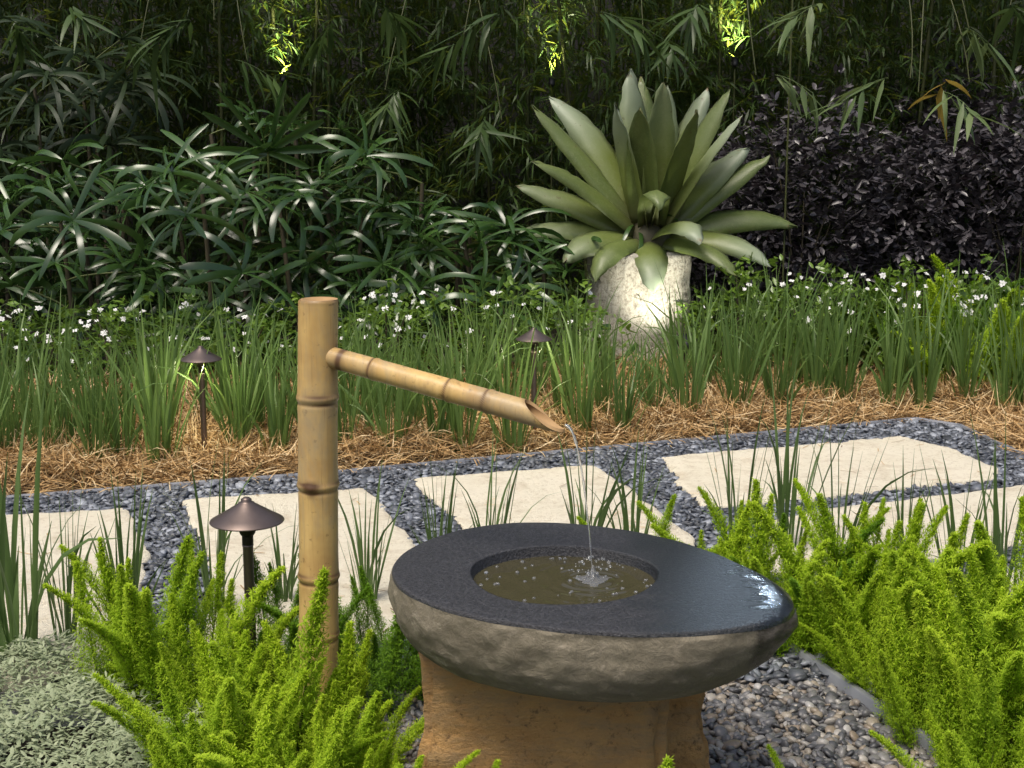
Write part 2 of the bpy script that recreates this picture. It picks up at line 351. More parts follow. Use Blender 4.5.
def slab(px, label, jag=0.006):
    z = 0.032; O = slab_outline(px, z, jag); slab_polys.append(O); n = len(O); c = O.mean(0)
    rings = []
    for s_, zz in ((1.005, -0.01), (1.0, z - 0.012), (0.996, z - 0.004), (0.985, z), (0.93, z + 0.001)):
        q = c + (O - c) * s_; rings.append(np.column_stack([q, zz + rng.normal(0, 0.0006, n)]))
    V = np.concatenate(rings + [np.array([[*c, z + 0.001]])]); mb = MB(); V[:, :2] -= c
    mb.add(V, grid_faces(5, n, True)); mb2 = [(4 * n + i, 4 * n + (i + 1) % n, 5 * n) for i in range(n)]
    mb.F.append(np.array(mb2)); mb.M.append(np.zeros(n))
    o = link('paving_slab', mb.mesh('paving_slab', M['slab']), loc=(c[0], c[1], 0))
    tag(o, label, 'paving slab', 'cream paving slabs set in slate chips')
slab([(-190, 526), (128, 507), (152, 556), (104, 672), (-260, 700)], 'cream stone slab at the left end of the path, behind the tall reeds')
slab([(181, 499), (366, 487), (418, 545), (395, 640), (205, 655), (208, 560)], 'cream stone slab behind the bamboo post and the nearest path light')
slab([(408, 478), (594, 464), (640, 496), (694, 537), (690, 575), (500, 580), (462, 524)], 'cream stone slab behind the spout end, cut by dark slate chips')
slab([(658, 457), (780, 447), (903, 435), (962, 452), (1001, 468), (996, 477), (880, 490), (760, 503), (705, 507), (690, 492)], 'cream stone slab nearest the pine straw corner, with a rough chipped right edge', 0.010)
slab([(770, 520), (830, 508), (1020, 485), (1130, 475), (1200, 520), (1030, 543), (900, 562), (760, 575)], 'cream stone slab in front of the rough edged corner slab, behind the right ferns')
slab([(1000, 572), (1140, 555), (1240, 620), (1060, 660)], 'cream stone slab cut off by the right frame edge beside the ferns')

ICO_V = ICO_F = None
def ico(sub):
    import bmesh
    bm = bmesh.new(); bmesh.ops.create_icosphere(bm, subdivisions=sub, radius=1.0)
    V = np.array([v.co[:] for v in bm.verts]); F = np.array([[v.index for v in f.verts] for f in bm.faces]); bm.free(); return V, F
def rotm(N, tilt):
    a = rng.uniform(0, 2 * np.pi, N); b = rng.normal(0, tilt, N); c = rng.normal(0, tilt, N)
    ca, sa, cb, sb, cc, sc = np.cos(a), np.sin(a), np.cos(b), np.sin(b), np.cos(c), np.sin(c)
    Z = np.zeros(N); O = np.ones(N)
    Rz = np.stack([np.stack([ca, -sa, Z], -1), np.stack([sa, ca, Z], -1), np.stack([Z, Z, O], -1)], 1)
    Rx = np.stack([np.stack([O, Z, Z], -1), np.stack([Z, cb, -sb], -1), np.stack([Z, sb, cb], -1)], 1)
    Ry = np.stack([np.stack([cc, Z, sc], -1), np.stack([Z, O, Z], -1), np.stack([-sc, Z, cc], -1)], 1)
    return Rx @ Ry @ Rz
def stones(mb, P, base, size, flat, tilt, jag):
    bv, bf = base; N = len(P); k = len(bv)
    V = bv[None] * (1 + rng.normal(0, jag, (N, k, 1)))
    s = size * rng.lognormal(0, 0.22, N); asp = rng.uniform(0.55, 1.0, N)
    V = V * np.stack([s, s * asp, s * flat * rng.uniform(0.6, 1.3, N)], -1)[:, None]
    V = np.einsum('nij,nkj->nki', rotm(N, tilt), V) + P[:, None]
    F = (bf[None] + (np.arange(N) * k)[:, None, None]).reshape(-1, 3)
    mb.add(V, F, 0, np.repeat(rng.random(N), k))
# slate chips
P = np.concatenate([sample(path, 0.0155, 0.012), sample(path, 0.021, 0.021)])
keep = np.ones(len(P), bool)
for O in slab_polys:
    c = O.mean(0); keep &= ~inpoly(P, c + (O - c) * 0.992) | (rng.random(len(P)) < 0.004)
keep &= (np.abs(P[:, 0]) < 0.38 * P[:, 1] + 0.25) & (P[:, 1] > 3.0)
P = P[keep]; P[:, 2] += rng.uniform(0, 0.006, len(P))
oc = (np.array([(1, 0, .5), (.3, .8, .45), (-.8, .6, .5), (-.9, -.5, .45), (.2, -.9, .5), (1, 0, -.5), (.3, .8, -.5), (-.8, .6, -.5), (-.9, -.5, -.5), (.2, -.9, -.5)], float),
      np.array([(0, 1, 2), (0, 2, 3), (0, 3, 4), (0, 5, 1), (5, 6, 1), (1, 6, 2), (6, 7, 2), (2, 7, 3), (7, 8, 3), (3, 8, 4), (8, 9, 4), (4, 9, 0), (9, 5, 0)]))
mb = MB(); stones(mb, P, ico(1), 0.0165, 0.27, 0.33, 0.09)
tag(link('slate_chips', mb.mesh('slate_chips', M['slate'])), 'blue grey slate chips filling the gaps between the cream slabs', 'slate chips', kind='stuff')
# edging along the back of the path
def strip(name, px, z0, z1, wd, mat, label, cat):
    P = np.array([G(*p) for p in px]); Q = [];
    for i in range(len(P) - 1):
        for k in np.linspace(0, 1, 12, endpoint=False): Q.append(P[i] + (P[i + 1] - P[i]) * k)
    Q.append(P[-1]); Q = np.array(Q); T = np.gradient(Q, axis=0)[:, :2]; T /= np.linalg.norm(T, axis=1)[:, None]; Nn = np.stack([-T[:, 1], T[:, 0]], 1)
    rows = []
    for o_, zz in ((-wd, z0), (-wd, z1 - .002), (-wd * .6, z1), (wd * .6, z1), (wd, z1 - .002), (wd, z0)):
        rows.append(np.column_stack([Q[:, :2] + Nn * o_, np.full(len(Q), zz)]))
    V = np.stack(rows, 1); mb = MB(); mb.add(V, grid_faces(len(Q), 6)); return tag(link(name, mb.mesh(name, mat)), label, cat)
strip('garden_edging', path_px[:8], -0.02, 0.034, 0.008, M['edge'], 'thin grey edging strip between the slate chips and the pine straw', 'edging')
# pine straw bed
bed_px = path_px[:8] + [(1330, 500), (1200, 395), (760, 370), (300, 385), (-250, 420)]
bed = [G(*p) for p in bed_px]
sheet('mulch_bed', bed, 0.012, M['mulch'])
P = sample(bed, 0.0145, 0.02); P = P[(np.abs(P[:, 0]) < 0.38 * P[:, 1] + 0.2)]; P = np.concatenate([P, P + rng.normal(0, 0.01, P.shape) * (1, 1, 0)])
edgeP = np.array(path[:8])
hump = 0.03 * np.array([math.sin(7 * x + 2.1 * y) * math.sin(5.3 * y + x) for x, y, _ in P])
dmin = np.min([np.abs((b[0] - a[0]) * (a[1] - P[:, 1]) - (a[0] - P[:, 0]) * (b[1] - a[1])) / np.hypot(b[0] - a[0], b[1] - a[1]) for a, b in zip(edgeP[:-1], edgeP[1:])], 0)
P = P[dmin > 0.012]; hump = hump[dmin > 0.012]; dmin = dmin[dmin > 0.012]
P[:, 2] += np.clip(dmin * 0.35, 0, 0.05) + hump * np.clip(dmin * 6, 0, 1) + rng.uniform(-0.012, 0.012, len(P))
L_ = np.concatenate([np.column_stack([O.mean(0) + (O[rng.integers(0, len(O), 26)] - O.mean(0)) * np.sqrt(rng.random(26))[:, None], np.full(26, 0.036)]) for O in slab_polys])
mb = MB(); N = len(L_); blades(mb, L_, rng.uniform(0, 6.28, N), 0.02, rng.uniform(0.02, 0.07, N), 0.003, rng.normal(0, 0.1, N), 3, lambda t: np.ones_like(t), roll=rng.uniform(-.3, .3, N))
N = len(P)
blades(mb, P, rng.uniform(0, 2 * np.pi, N), rng.normal(0.1, 0.30, N), rng.uniform(0.06, 0.15, N), rng.uniform(0.0022, 0.0042, N), rng.normal(0.2, 0.7, N), 3, lambda t: np.clip((1.05 - t) * 4, 0, 1), roll=rng.uniform(-1, 1, N))
tag(link('pine_straw', mb.mesh('pine_straw', M['straw'])), 'tan pine straw mulch spread along the back of the slate path', 'pine straw', kind='stuff')

# pebble bed round the fountain
peb_px = [(785, 655), (945, 768), (1100, 877), (1000, 1000), (200, 1000), (300, 690), (420, 650)]
pbed = [G(*p) for p in peb_px]
sheet('pebble_bed', pbed, 0.004, M['soil'])
P = np.concatenate([sample(pbed, 0.0158, 0.007), sample(pbed, 0.0185, 0.015)])
P = P[(P[:, 1] > 1.95)]
mb = MB(); stones(mb, P, ico(2), 0.0118, 0.5, 0.4, 0.012)
tag(link('pebbles', mb.mesh('pebbles', M['pebble'])), 'grey and brown river pebbles round the foot of the fountain', 'pebbles', kind='stuff')
strip('pebble_edging', [(770, 644), (785, 655), (945, 768), (1100, 877)], -0.02, 0.042, 0.009, M['edge'], 'dark grey edging strip between pebbles and the right ferns', 'edging')

# ------------------------------------------------------------------ back wall
mb = MB()
mb.add([(-9, 10.6, -.1), (9, 10.6, -.1), (9, 10.85, -.1), (-9, 10.85, -.1), (-9, 10.6, 4.6), (9, 10.6, 4.6), (9, 10.85, 4.6), (-9, 10.85, 4.6)],
       [(0, 1, 5, 4), (1, 2, 6, 5), (2, 3, 7, 6), (3, 0, 4, 7), (4, 5, 6, 7)])
tag(link('garden_wall', mb.mesh('garden_wall', M['wall'], False)), 'dark grey wall almost hidden behind the bamboo', 'wall')

# ------------------------------------------------------------------ stone basin
zt = 0.45
top_px = [(392, 566), (393, 576), (402, 588), (425, 600), (470, 614), (530, 624), (600, 631), (660, 633), (720, 630), (765, 622), (789, 611), (796, 600),
          (789, 588), (768, 574), (738, 561), (700, 547), (660, 536), (610, 527), (560, 522), (510, 522), (465, 528), (428, 539), (402, 553)]
TP = np.array([G(x, y, zt)[:2] for x, y in top_px]); bc = np.array([*G(575, 578, zt)[:2]])
def closed_smooth(P, n):
    ang = np.arctan2(P[:, 1], P[:, 0]); o = np.argsort(ang); ang = ang[o]; r = np.linalg.norm(P[o], axis=1)
    q = np.linspace(-np.pi, np.pi, n, endpoint=False)
    rr = np.interp(q, np.concatenate([ang - 2 * np.pi, ang, ang + 2 * np.pi]), np.tile(r, 3))
    k = np.array([1, 2, 3, 2, 1.0]); k /= k.sum()
    rr = np.convolve(np.concatenate([rr[-2:], rr, rr[:2]]), k, 'valid'); return q, rr
NB = 280; qa, rr = closed_smooth(TP - bc, NB)
basin = thing('stone_basin', 'egg shaped dark stone water basin with polished top and rough brown sides', 'water basin', (bc[0], bc[1], 0))
pc = np.array([*G(563, 573, zt)[:2]]) - bc; pr = 0.5 * np.linalg.norm(G(470, 573, zt) - G(657, 573, zt))
circ = np.stack([np.cos(qa), np.sin(qa)], 1)
out = circ * rr[:, None]
prv = np.array([0.010 * math.sin(3 * a + 1) + 0.006 * math.sin(5 * a) for a in qa]) * 0.3
pool = pc + circ * (pr + prv)[:, None]
# top slab with bowl
mb = MB(); rings = []
wav = 0.002 * np.sin(4 * qa) + 0.0015 * np.sin(9 * qa + 1)
def blend(f, z): q = pool * (1 - f) + out * f; return np.column_stack([q, np.full(NB, z)])
for s_, z in ((0.0, zt - 0.115), (0.45, zt - 0.11), (0.75, zt - 0.085), (0.92, zt - 0.05), (0.975, zt - 0.022), (0.996, zt - 0.006), (0.9985, zt - 0.0025)):
    rings.append(np.column_stack([pc + (pool - pc) * s_, np.full(NB, z)]))
for f, dz in ((0.002, -0.001), (0.012, 0), (0.05, 0), (0.2, 0), (0.4, 0), (0.6, 0), (0.8, 0), (0.93, -0.0008)): rings.append(blend(f, zt + dz))
dip = np.clip((out[:, 0] - 0.20) / 0.2, 0, 1) ** 1.6            # the narrow end rolls over softly
for f, dz, k in ((0.985, -0.0012, 0.008), (0.994, -0.003, 0.012), (0.999, -0.0075, 0.016)):
    b_ = blend(f, zt + dz); b_[:, 2] -= dip * k; rings.append(b_)
mb.add(np.concatenate(rings), grid_faces(len(rings), NB, True))
link('polished_top', mb.mesh('polished_top', M['top']), basin)
# rough body
from mathutils import noise as mnoise
mb = MB(); rings = []
prof = np.array([(0.999, -0.0075), (1.004, -0.014), (1.010, -0.035), (1.004, -0.060), (0.975, -0.090), (0.92, -0.115), (0.83, -0.138), (0.70, -0.154), (0.5, -0.162), (0.0, -0.164)])
pt = np.linspace(0, 9, 46)
for u in pt:
    s_ = np.interp(u, range(10), prof[:, 0]); z = np.interp(u, range(10), prof[:, 1])
    k = np.clip(u / 1.0, 0, 1) * (1 if s_ > .3 else s_ / .3); fr = np.clip((out[:, 0] + 0.02) / 0.38, 0, 1) ** 1.5
    zz = zt + z - dip * 0.016 * max(0, 1 + (z + 0.0075) / 0.06)
    q = out * s_ * (1 - 0.10 * fr[:, None] * max(0, -z - 0.03) / 0.1)
    nn_ = np.array([0.006 * mnoise.fractal(Vector((p[0] * 7, p[1] * 7, z * 10)), 1.0, 2.0, 3) + 0.0035 * mnoise.fractal(Vector((p[0] * 24, p[1] * 24, z * 34)), 0.8, 2.1, 4) for p in q])
    q = q * (1 + k * nn_ / np.maximum(rr * max(s_, .3), .08))[:, None]
    rings.append(np.column_stack([q, zz + k * 0.3 * nn_]))
mb.add(np.concatenate(rings), grid_faces(len(rings), NB, True))
link('rough_body', mb.mesh('rough_body', M['side']), basin)
# pool water with ripples
wz = zt - 0.020; hit = np.array([*G(593, 580, wz)[:2]]) - bc
mb = MB(); rings = []; nr = 46
for i in range(nr):
    f = i / (nr - 1); q = pc + (pool - pc) * f * 0.995; d = np.linalg.norm(q - hit, axis=1)
    zz = wz + 0.0022 * np.sin(d * 260) * np.exp(-d * 22) + 0.0006 * np.sin(q[:, 0] * 90) * np.sin(q[:, 1] * 70 + 2)
    rings.append(np.column_stack([q + bc, zz]))
mb.add(np.concatenate(rings), grid_faces(nr, NB, True))
wobj = link('water', mb.mesh('water', M['water'])); struct(wobj)
# bubbles + splash (part of the falling stream)
tip = at(565, 425, 2.50); land = np.array([hit[0] + bc[0], hit[1] + bc[1], wz])
st = thing('water_stream', 'thin clear stream of water falling from the bamboo spout into the basin', 'water', land)
ts = np.linspace(0, 1, 40); Ps = np.stack([tip[0] + (land[0] - tip[0]) * ts ** 0.62, tip[1] + (land[1] - tip[1]) * ts ** 0.62, tip[2] + (land[2] - tip[2]) * (0.12 * ts + 0.88 * ts ** 1.5)], 1) - land
rs = 0.0025 * (1 - 0.55 * ts) * (1 + 0.18 * np.sin(ts * 40) + 0.12 * np.sin(ts * 93)); 
mb = MB(); mb.add(*tube(Ps, rs, 10)); link('stream', mb.mesh('stream', M['stream']), st)
mb = MB(); iv, if_ = ico(2); iv1, if1 = ico(1)
prof = [(0.030, 0.000), (0.022, 0.003), (0.013, 0.005), (0.007, 0.010), (0.004, 0.018), (0.0025, 0.024), (0.0005, 0.028)]
V, F = lathe(prof, 18); V[:, :2] *= (1 + 0.25 * np.sin(3 * np.arctan2(V[:, 1], V[:, 0])) + 0.15 * np.sin(7 * np.arctan2(V[:, 1], V[:, 0])))[:, None]; mb.add(V, F)
for k in range(46):
    a = random.uniform(0, 6.28); r = random.uniform(0.006, 0.045); mb.add(iv1 * random.uniform(0.0012, 0.003) + (r * math.cos(a), r * math.sin(a), random.uniform(0.002, 0.04)), if1)
link('splash', mb.mesh('splash', M['stream']), st)
mb = MB()
for k in range(70):
    a = random.uniform(0, 6.28); f = math.sqrt(random.random()) if k < 35 else random.uniform(0.9, 0.98)
    p = pc + bc + (np.array([math.cos(a), math.sin(a)]) * pr * f * 0.97); s_ = random.uniform(0.0015, 0.0042)
    mb.add(iv * (s_, s_, s_ * 0.8) + (p[0] - land[0], p[1] - land[1], 0.0005), if_)
link('bubbles', mb.mesh('bubbles', M['stream']), st)['kind'] = 'stuff'

# rock pedestal
def rough_block(cx, cy, w_, d_, h_, n=26, seed=1, amp=0.012):
    import bmesh
    from mathutils import noise as mn
    bm = bmesh.new(); bmesh.ops.create_cube(bm, size=1.0); bmesh.ops.bevel(bm, geom=bm.edges[:], offset=0.05, segments=2, affect='EDGES')
    bmesh.ops.subdivide_edges(bm, edges=bm.edges[:], cuts=13, use_grid_fill=True)
    for v in bm.verts:
        p = Vector((v.co.x * w_, v.co.y * d_, (v.co.z + 0.5) * h_))
        k = p * 7 + Vector((seed, seed * 2, 0)); dsp = Vector((mn.fractal(k, 1.0, 2.1, 5), mn.fractal(k + Vector((9, 0, 0)), 1.0, 2.1, 5), 0.4 * mn.fractal(k + Vector((0, 9, 0)), 1.0, 2.1, 4)))
        vo = mn.voronoi(Vector((p.x * 9 + seed, p.y * 9, p.z * 14)))[0]; dsp += Vector((v.co.x, v.co.y, 0)) * (1.1 - 2.6 * vo[0]) + Vector((mn.noise(p * 34), mn.noise(p * 34 + Vector((5, 0, 0))), 0)) * 0.35
        step = 0.012 * math.floor(3 * mn.noise(Vector((p.x * 4, p.y * 4, p.z * 9 + seed))))
        p += dsp * amp; p.x *= 1 + step * 0.25; p.y *= 1 + step; v.co = p
    V = np.array([v.co[:] for v in bm.verts]); mb = MB()
    t = [f for f in bm.faces]; q4 = np.array([[v.index for v in f.verts] for f in t if len(f.verts) == 4]); q3 = [[v.index for v in f.verts] for f in t if len(f.verts) == 3]
    mb.add(V, q4)
    if q3: mb.F.append(np.array(q3)); mb.M.append(np.zeros(len(q3)))
    bm.free(); return mb
fl = at(421, 720, 2.40); fr_ = at(668, 720, 2.40)
pw = fr_[0] - fl[0]; pcx = (fl[0] + fr_[0]) / 2
mb = rough_block(0, 0, pw * 1.02, 0.34, zt - 0.140, seed=5, amp=0.013)
tag(link('rock_pedestal', mb.mesh('rock_pedestal', M['rock']), loc=(pcx, 2.40 + 0.17, 0)), 'rough orange brown sandstone block under the stone basin', 'rock')
mb = rough_block(0, 0, 0.16, 0.24, zt - 0.152, seed=8, amp=0.015)
x2 = at(655, 720, 2.62)[0]
tag(link('support_rock', mb.mesh('support_rock', M['rock']), loc=(x2, 2.62, 0), rot=(0, 0, 0.12)), 'narrow orange rock at the right end of the pedestal block', 'rock')

# ------------------------------------------------------------------ bamboo fountain
PD = 2.72
pb = at(324, 500, PD); pb[2] = 0; ptop = at(324, 299, PD)[2]
ftn = thing('bamboo_fountain', 'tan bamboo post with a slanting bamboo spout beside the stone basin', 'fountain', pb)
zs = [at(322, y, PD)[2] for y in (397, 484, 575, 633, 720, 800)]
r0 = 20.2 * PD * 1.0 / FPX * 1.0
hz = np.linspace(0, ptop, 420); rad = np.full(len(hz), r0); nd = np.zeros(len(hz))
for i, z in enumerate(zs):
    rad += 0.0022 * np.exp(-((hz - z) / 0.006) ** 2) - 0.0014 * np.exp(-((hz - z + 0.011) / 0.004) ** 2) + 0.0012 * np.exp(-((hz - z) / 0.03) ** 2)
    nd += 0.75 * np.exp(-((hz - z + 0.010) / 0.003) ** 2) + 0.6 * np.exp(-((hz - z - 0.006) / 0.0035) ** 2) + 0.32 * np.exp(-((hz - z) / 0.014) ** 2)
nd = np.clip(nd, 0, 0.9); n = 48
rad[-1] -= 0.0025; rad[-2] -= 0.0008
V, F = lathe(list(zip(rad, hz)), n)
an = np.tile(np.arange(n) / n * 2 * np.pi, len(hz)); V[:, :2] *= (1 + 0.012 * np.cos(2 * an + V[:, 2] * 2))[:, None]
nz_ = np.repeat(nd, n) * (0.75 + 0.35 * np.sin(3 * an + V[:, 2] * 60))
s0_z = at(331, 357, PD - 0.015)[2]; kz = zs[1]; ka = -np.pi / 2 - 0.25
da = np.angle(np.exp(1j * (an - ka))); scar = np.exp(-((da / 0.42) ** 2 + ((V[:, 2] - kz) / 0.017) ** 2) ** 2)
V[:, :2] *= (1 + 0.07 * scar * np.exp(-((da / 0.22) ** 2)))[:, None]
jz = s0_z; ja = np.angle(np.exp(1j * an)); joint = np.exp(-((ja / 0.75) ** 2 + ((V[:, 2] - jz) / 0.029) ** 2) ** 3) * 0.75
top_stain = np.exp(-((ptop - V[:, 2]) / 0.006) ** 2) * 0.6
V[:, 0] += 0.002 * np.sin(V[:, 2] * 6.0) - 0.026 * (1 - V[:, 2] / ptop)     # the post leans a little
mb = MB(); mb.add(V, F, 0, 0.5, np.clip(nz_ + 0.7 * scar + joint + top_stain, 0, 1))
V2, F2 = lathe([(r0 - 0.0025, ptop), (r0 * 0.80, ptop + 0.0005), (r0 * 0.74, ptop - 0.006), (r0 * 0.4, ptop - 0.008), (0.0005, ptop - 0.008)], n)
mb.add(V2, F2, 1)
link('post', mb.mesh('post', [M['pole'], M['cutend']]), ftn)
s0 = at(331, 357, PD - 0.015) - pb; s1 = at(566, 423, 2.50) - pb
ax = s1 - s0; Ls = np.linalg.norm(ax); ax /= Ls; sx_ = np.cross(ax, (0, 0, 1)); sx_ /= np.linalg.norm(sx_); su = np.cross(sx_, ax)
n = 36; th = np.linspace(0, 2 * np.pi, n, endpoint=False); cut = 0.085; us = np.linspace(0, 1, 220)
send = Ls - cut * ((1 + np.cos(th)) / 2) ** 0.8
sn = [Ls * 0.20, Ls * 0.53, Ls * 0.69]
def spout_surf(rad0, inner):
    rows = []; tt = []
    uu = us if not inner else np.linspace(0.55, 1, 30)
    for u in uu:
        s = u * send; r = rad0 * (1 + 0.10 * s / Ls) if not inner else np.full(n, rad0)
        r = r * np.where(s > Ls * 0.92, 1 - 0.25 * np.clip((s - Ls * .92) / (Ls * .08), 0, 1) ** 2, 1.0)
        q = np.zeros(n)
        if not inner:
            for z in sn:
                r = r + 0.0016 * np.exp(-((s - z) / 0.005) ** 2) - 0.0008 * np.exp(-((s - z + .008) / 0.003) ** 2); q += 0.85 * np.exp(-((s - z + .006) / 0.0028) ** 2) + 0.25 * np.exp(-((s - z) / 0.008) ** 2)
            q += 0.85 * np.exp(-((s - 0.027) / 0.006) ** 2) + 0.35 * np.exp(-((s - 0.03) / 0.02) ** 2)
        q += 0.45 * np.exp(-((send - s) / 0.006) ** 2)
        rows.append(s0 + ax * s[:, None] + (sx_ * np.sin(th)[:, None] + su * np.cos(th)[:, None]) * r[:, None]); tt.append(q)
    return np.array(rows), np.clip(np.array(tt), 0, 0.95)
rs_ = 0.0205
A, ta = spout_surf(rs_, False); B, tb = spout_surf(rs_ - 0.005, True)
mb = MB(); mb.add(A.reshape(-1, 3), grid_faces(len(A), n, True), 0, 0.5, ta.ravel()); mb.add(B.reshape(-1, 3), grid_faces(len(B), n, True)[:, ::-1], 1)
rim = np.concatenate([A[-1], B[-1]]); mb.add(rim, grid_faces(2, n, True), 1)
inner_cap = B[0]; mb.add(np.concatenate([inner_cap, inner_cap.mean(0)[None]]), [(i, (i + 1) % n, n) for i in range(n)], 1)
link('spout', mb.mesh('spout', [M['pole'], M['cutend']]), ftn)
ring = [s0 + ax * 0.018 + (sx_ * math.sin(q) + su * math.cos(q)) * 0.0225 for q in np.linspace(0, 2 * np.pi, 25)]

# ------------------------------------------------------------------ path lights
def path_light_meshes():
    d = {}
    mb = MB(); V, F = lathe([(0.001, 0.052), (0.006, 0.0515), (0.012, 0.047), (0.011, 0.043), (0.0165, 0.040), (0.019, 0.0375), (0.040, 0.024), (0.062, 0.0105), (0.0795, 0.0005), (0.081, -0.0015), (0.080, -0.003), (0.060, 0.008), (0.02, 0.032), (0.001, 0.034)], 48)
    mb.add(V, F); d['cap'] = mb.mesh('cap', M['bronze'])
    mb = MB(); V, F = lathe([(0.0005, -0.034), (0.014, -0.034), (0.0175, -0.028), (0.0185, 0.0), (0.012, 0.03)], 24); V2, F2 = lathe([(0.0178, -0.026), (0.0192, -0.024), (0.0192, -0.016), (0.0180, -0.014)], 24); mb.add(V, F); mb.add(V2, F2); d['socket'] = mb.mesh('socket', M['bronze_dark'])
    mb = MB(); V, F = lathe([(0.012, -0.055), (0.0125, -0.05), (0.0125, -0.03)], 20); mb.add(V, F); d['lens'] = mb.mesh('lens', M['bronze_dark'])
    mb = MB(); V, F = lathe([(0.0115, -0.40), (0.0115, -0.06), (0.013, -0.055), (0.0005, -0.0548)], 20); mb.add(V, F); d['stem'] = mb.mesh('stem', M['bronze'])
    return d
PL = path_light_meshes()
def path_light(loc, h, sc, label, watts):
    t = thing('path_light', label, 'garden light', loc, group='bronze mushroom path lights'); 
    for k, me in PL.items(): link(k, me, t, (0, 0, h), sc=sc)
    if watts <= 0: return
    L = bpy.data.lights.new('bulb', 'POINT'); L.energy = watts; L.color = (1.0, 0.93, 0.62); L.shadow_soft_size = 0.025
    link('bulb', L, t, (0, 0.0, h - 0.024))
p = at(247, 520, 3.00); path_light((p[0], p[1], 0), p[2], 1.0, 'bronze mushroom path light among the bright ferns left of the bamboo post', 0)
p = at(201, 359, 5.06); path_light((p[0], p[1], 0), p[2], 0.93, 'bronze path light in the iris row left of the bamboo post, blades glowing beside it', 5.0)
p = at(534, 339, 5.36); path_light((p[0], p[1], 0), p[2], 0.87, 'bronze path light in the iris row above the spout end', 3.5)

# ------------------------------------------------------------------ foxtail ferns
def plume(L, Rr, lean, seed, nb=520, nn=10):
    r_ = np.random.default_rng(seed); mb = MB(); k = 14; t = np.linspace(0, 1, k)
    X = lean * L * t ** 2; P = np.stack([X, 0.05 * L * np.sin(t * 3 + seed), L * t * (1 - 0.12 * lean * t)], 1)
    mb.add(*tube(P, 0.0022 * (1 - 0.7 * t), 5), 1, 0.3)
    tb = (np.arange(nb) + r_.random(nb)) / nb * 0.99 + 0.01
    B = np.stack([np.interp(tb, t, P[:, i]) for i in range(3)], 1); rad = Rr * np.clip(1.03 - tb, 0.03, 1) ** 0.78 * np.clip(tb * 3 + 0.4, 0, 1) * r_.uniform(0.8, 1.1, nb)
    phi = np.arange(nb) * 2.4 + r_.normal(0, 0.3, nb); up = r_.uniform(0.4, 0.9, nb) + 0.4 * tb
    D = np.stack([np.cos(phi) * np.cos(up), np.sin(phi) * np.cos(up), np.sin(up)], 1)
    s = np.tile(np.linspace(0.25, 1.0, nn), (nb, 1)); base = B[:, None] + D[:, None] * (rad[:, None] * s)[..., None]
    base = base.reshape(-1, 3); Nn = len(base)
    az = r_.uniform(0, 2 * np.pi, Nn); el = r_.uniform(-0.2, 1.3, Nn)
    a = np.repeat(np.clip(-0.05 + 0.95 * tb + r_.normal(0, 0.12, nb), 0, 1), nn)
    blades(mb, base, az, el, r_.uniform(0.004, 0.0085, Nn), r_.uniform(0.0012, 0.0021, Nn), 0.4, 2, P_LEAF, a=a)
    return mb
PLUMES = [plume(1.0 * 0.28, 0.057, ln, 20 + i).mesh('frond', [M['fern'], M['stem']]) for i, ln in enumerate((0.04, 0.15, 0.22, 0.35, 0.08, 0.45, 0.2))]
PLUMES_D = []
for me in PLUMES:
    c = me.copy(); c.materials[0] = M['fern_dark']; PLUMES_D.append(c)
def fern(loc, nf, sc, label, spread=0.55, dark=False, seed=0, rad=0.07, group='foxtail ferns in the fountain bed', up=()):
    r_ = random.Random(seed * 31 + 5); t = thing('foxtail_fern', label, 'fern', loc, group=group)
    nf = int(nf * 1.05) if nf > 5 else nf; rad *= 1.3
    for i in range(nf):
        a = i * 2.4 + r_.uniform(-.4, .4); f = math.sqrt((i + 0.5) / nf); tilt = 0.62 * spread * f * r_.uniform(0.4, 1.2); rr_ = rad * f
        s_ = 1.25 * sc * r_.uniform(0.7, 1.15) * (1 - 0.15 * f)
        o = link('frond', r_.choice(PLUMES_D if dark else PLUMES), t, (rr_ * math.cos(a), rr_ * math.sin(a), -0.01))
        o.rotation_euler = (Matrix.Rotation(a, 3, 'Z') @ Matrix.Rotation(tilt, 3, 'Y') @ Matrix.Rotation(r_.uniform(-.6, .6), 3, 'Z')).to_euler(); o.scale = (s_ * r_.uniform(.9, 1.2),) * 2 + (s_,)
    for (lx, ly, s_, tl, a) in up:
        o = link('frond', PLUMES[0], t, (lx, ly, 0), (Matrix.Rotation(a, 3, 'Z') @ Matrix.Rotation(tl, 3, 'Y')).to_euler(), (s_, s_, s_))
    return t
def fat(px, d): p = at(px, 400, d); return (p[0], p[1], 0)
# left bed
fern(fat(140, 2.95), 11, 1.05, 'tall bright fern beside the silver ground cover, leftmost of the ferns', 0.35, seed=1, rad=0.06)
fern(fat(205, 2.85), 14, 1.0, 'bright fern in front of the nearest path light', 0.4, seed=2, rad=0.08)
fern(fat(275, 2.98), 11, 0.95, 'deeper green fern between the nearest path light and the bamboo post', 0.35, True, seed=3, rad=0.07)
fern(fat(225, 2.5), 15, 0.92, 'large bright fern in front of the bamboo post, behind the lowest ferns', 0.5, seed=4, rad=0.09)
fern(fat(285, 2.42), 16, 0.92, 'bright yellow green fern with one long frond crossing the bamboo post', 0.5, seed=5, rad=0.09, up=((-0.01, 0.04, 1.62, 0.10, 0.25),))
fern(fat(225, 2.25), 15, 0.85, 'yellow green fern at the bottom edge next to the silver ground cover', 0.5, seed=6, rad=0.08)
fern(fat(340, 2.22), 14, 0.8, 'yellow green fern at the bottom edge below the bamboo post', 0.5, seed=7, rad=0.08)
fern(fat(385, 2.95), 15, 0.95, 'shaded green fern between the bamboo post and the basin', 0.5, True, seed=8, rad=0.09)
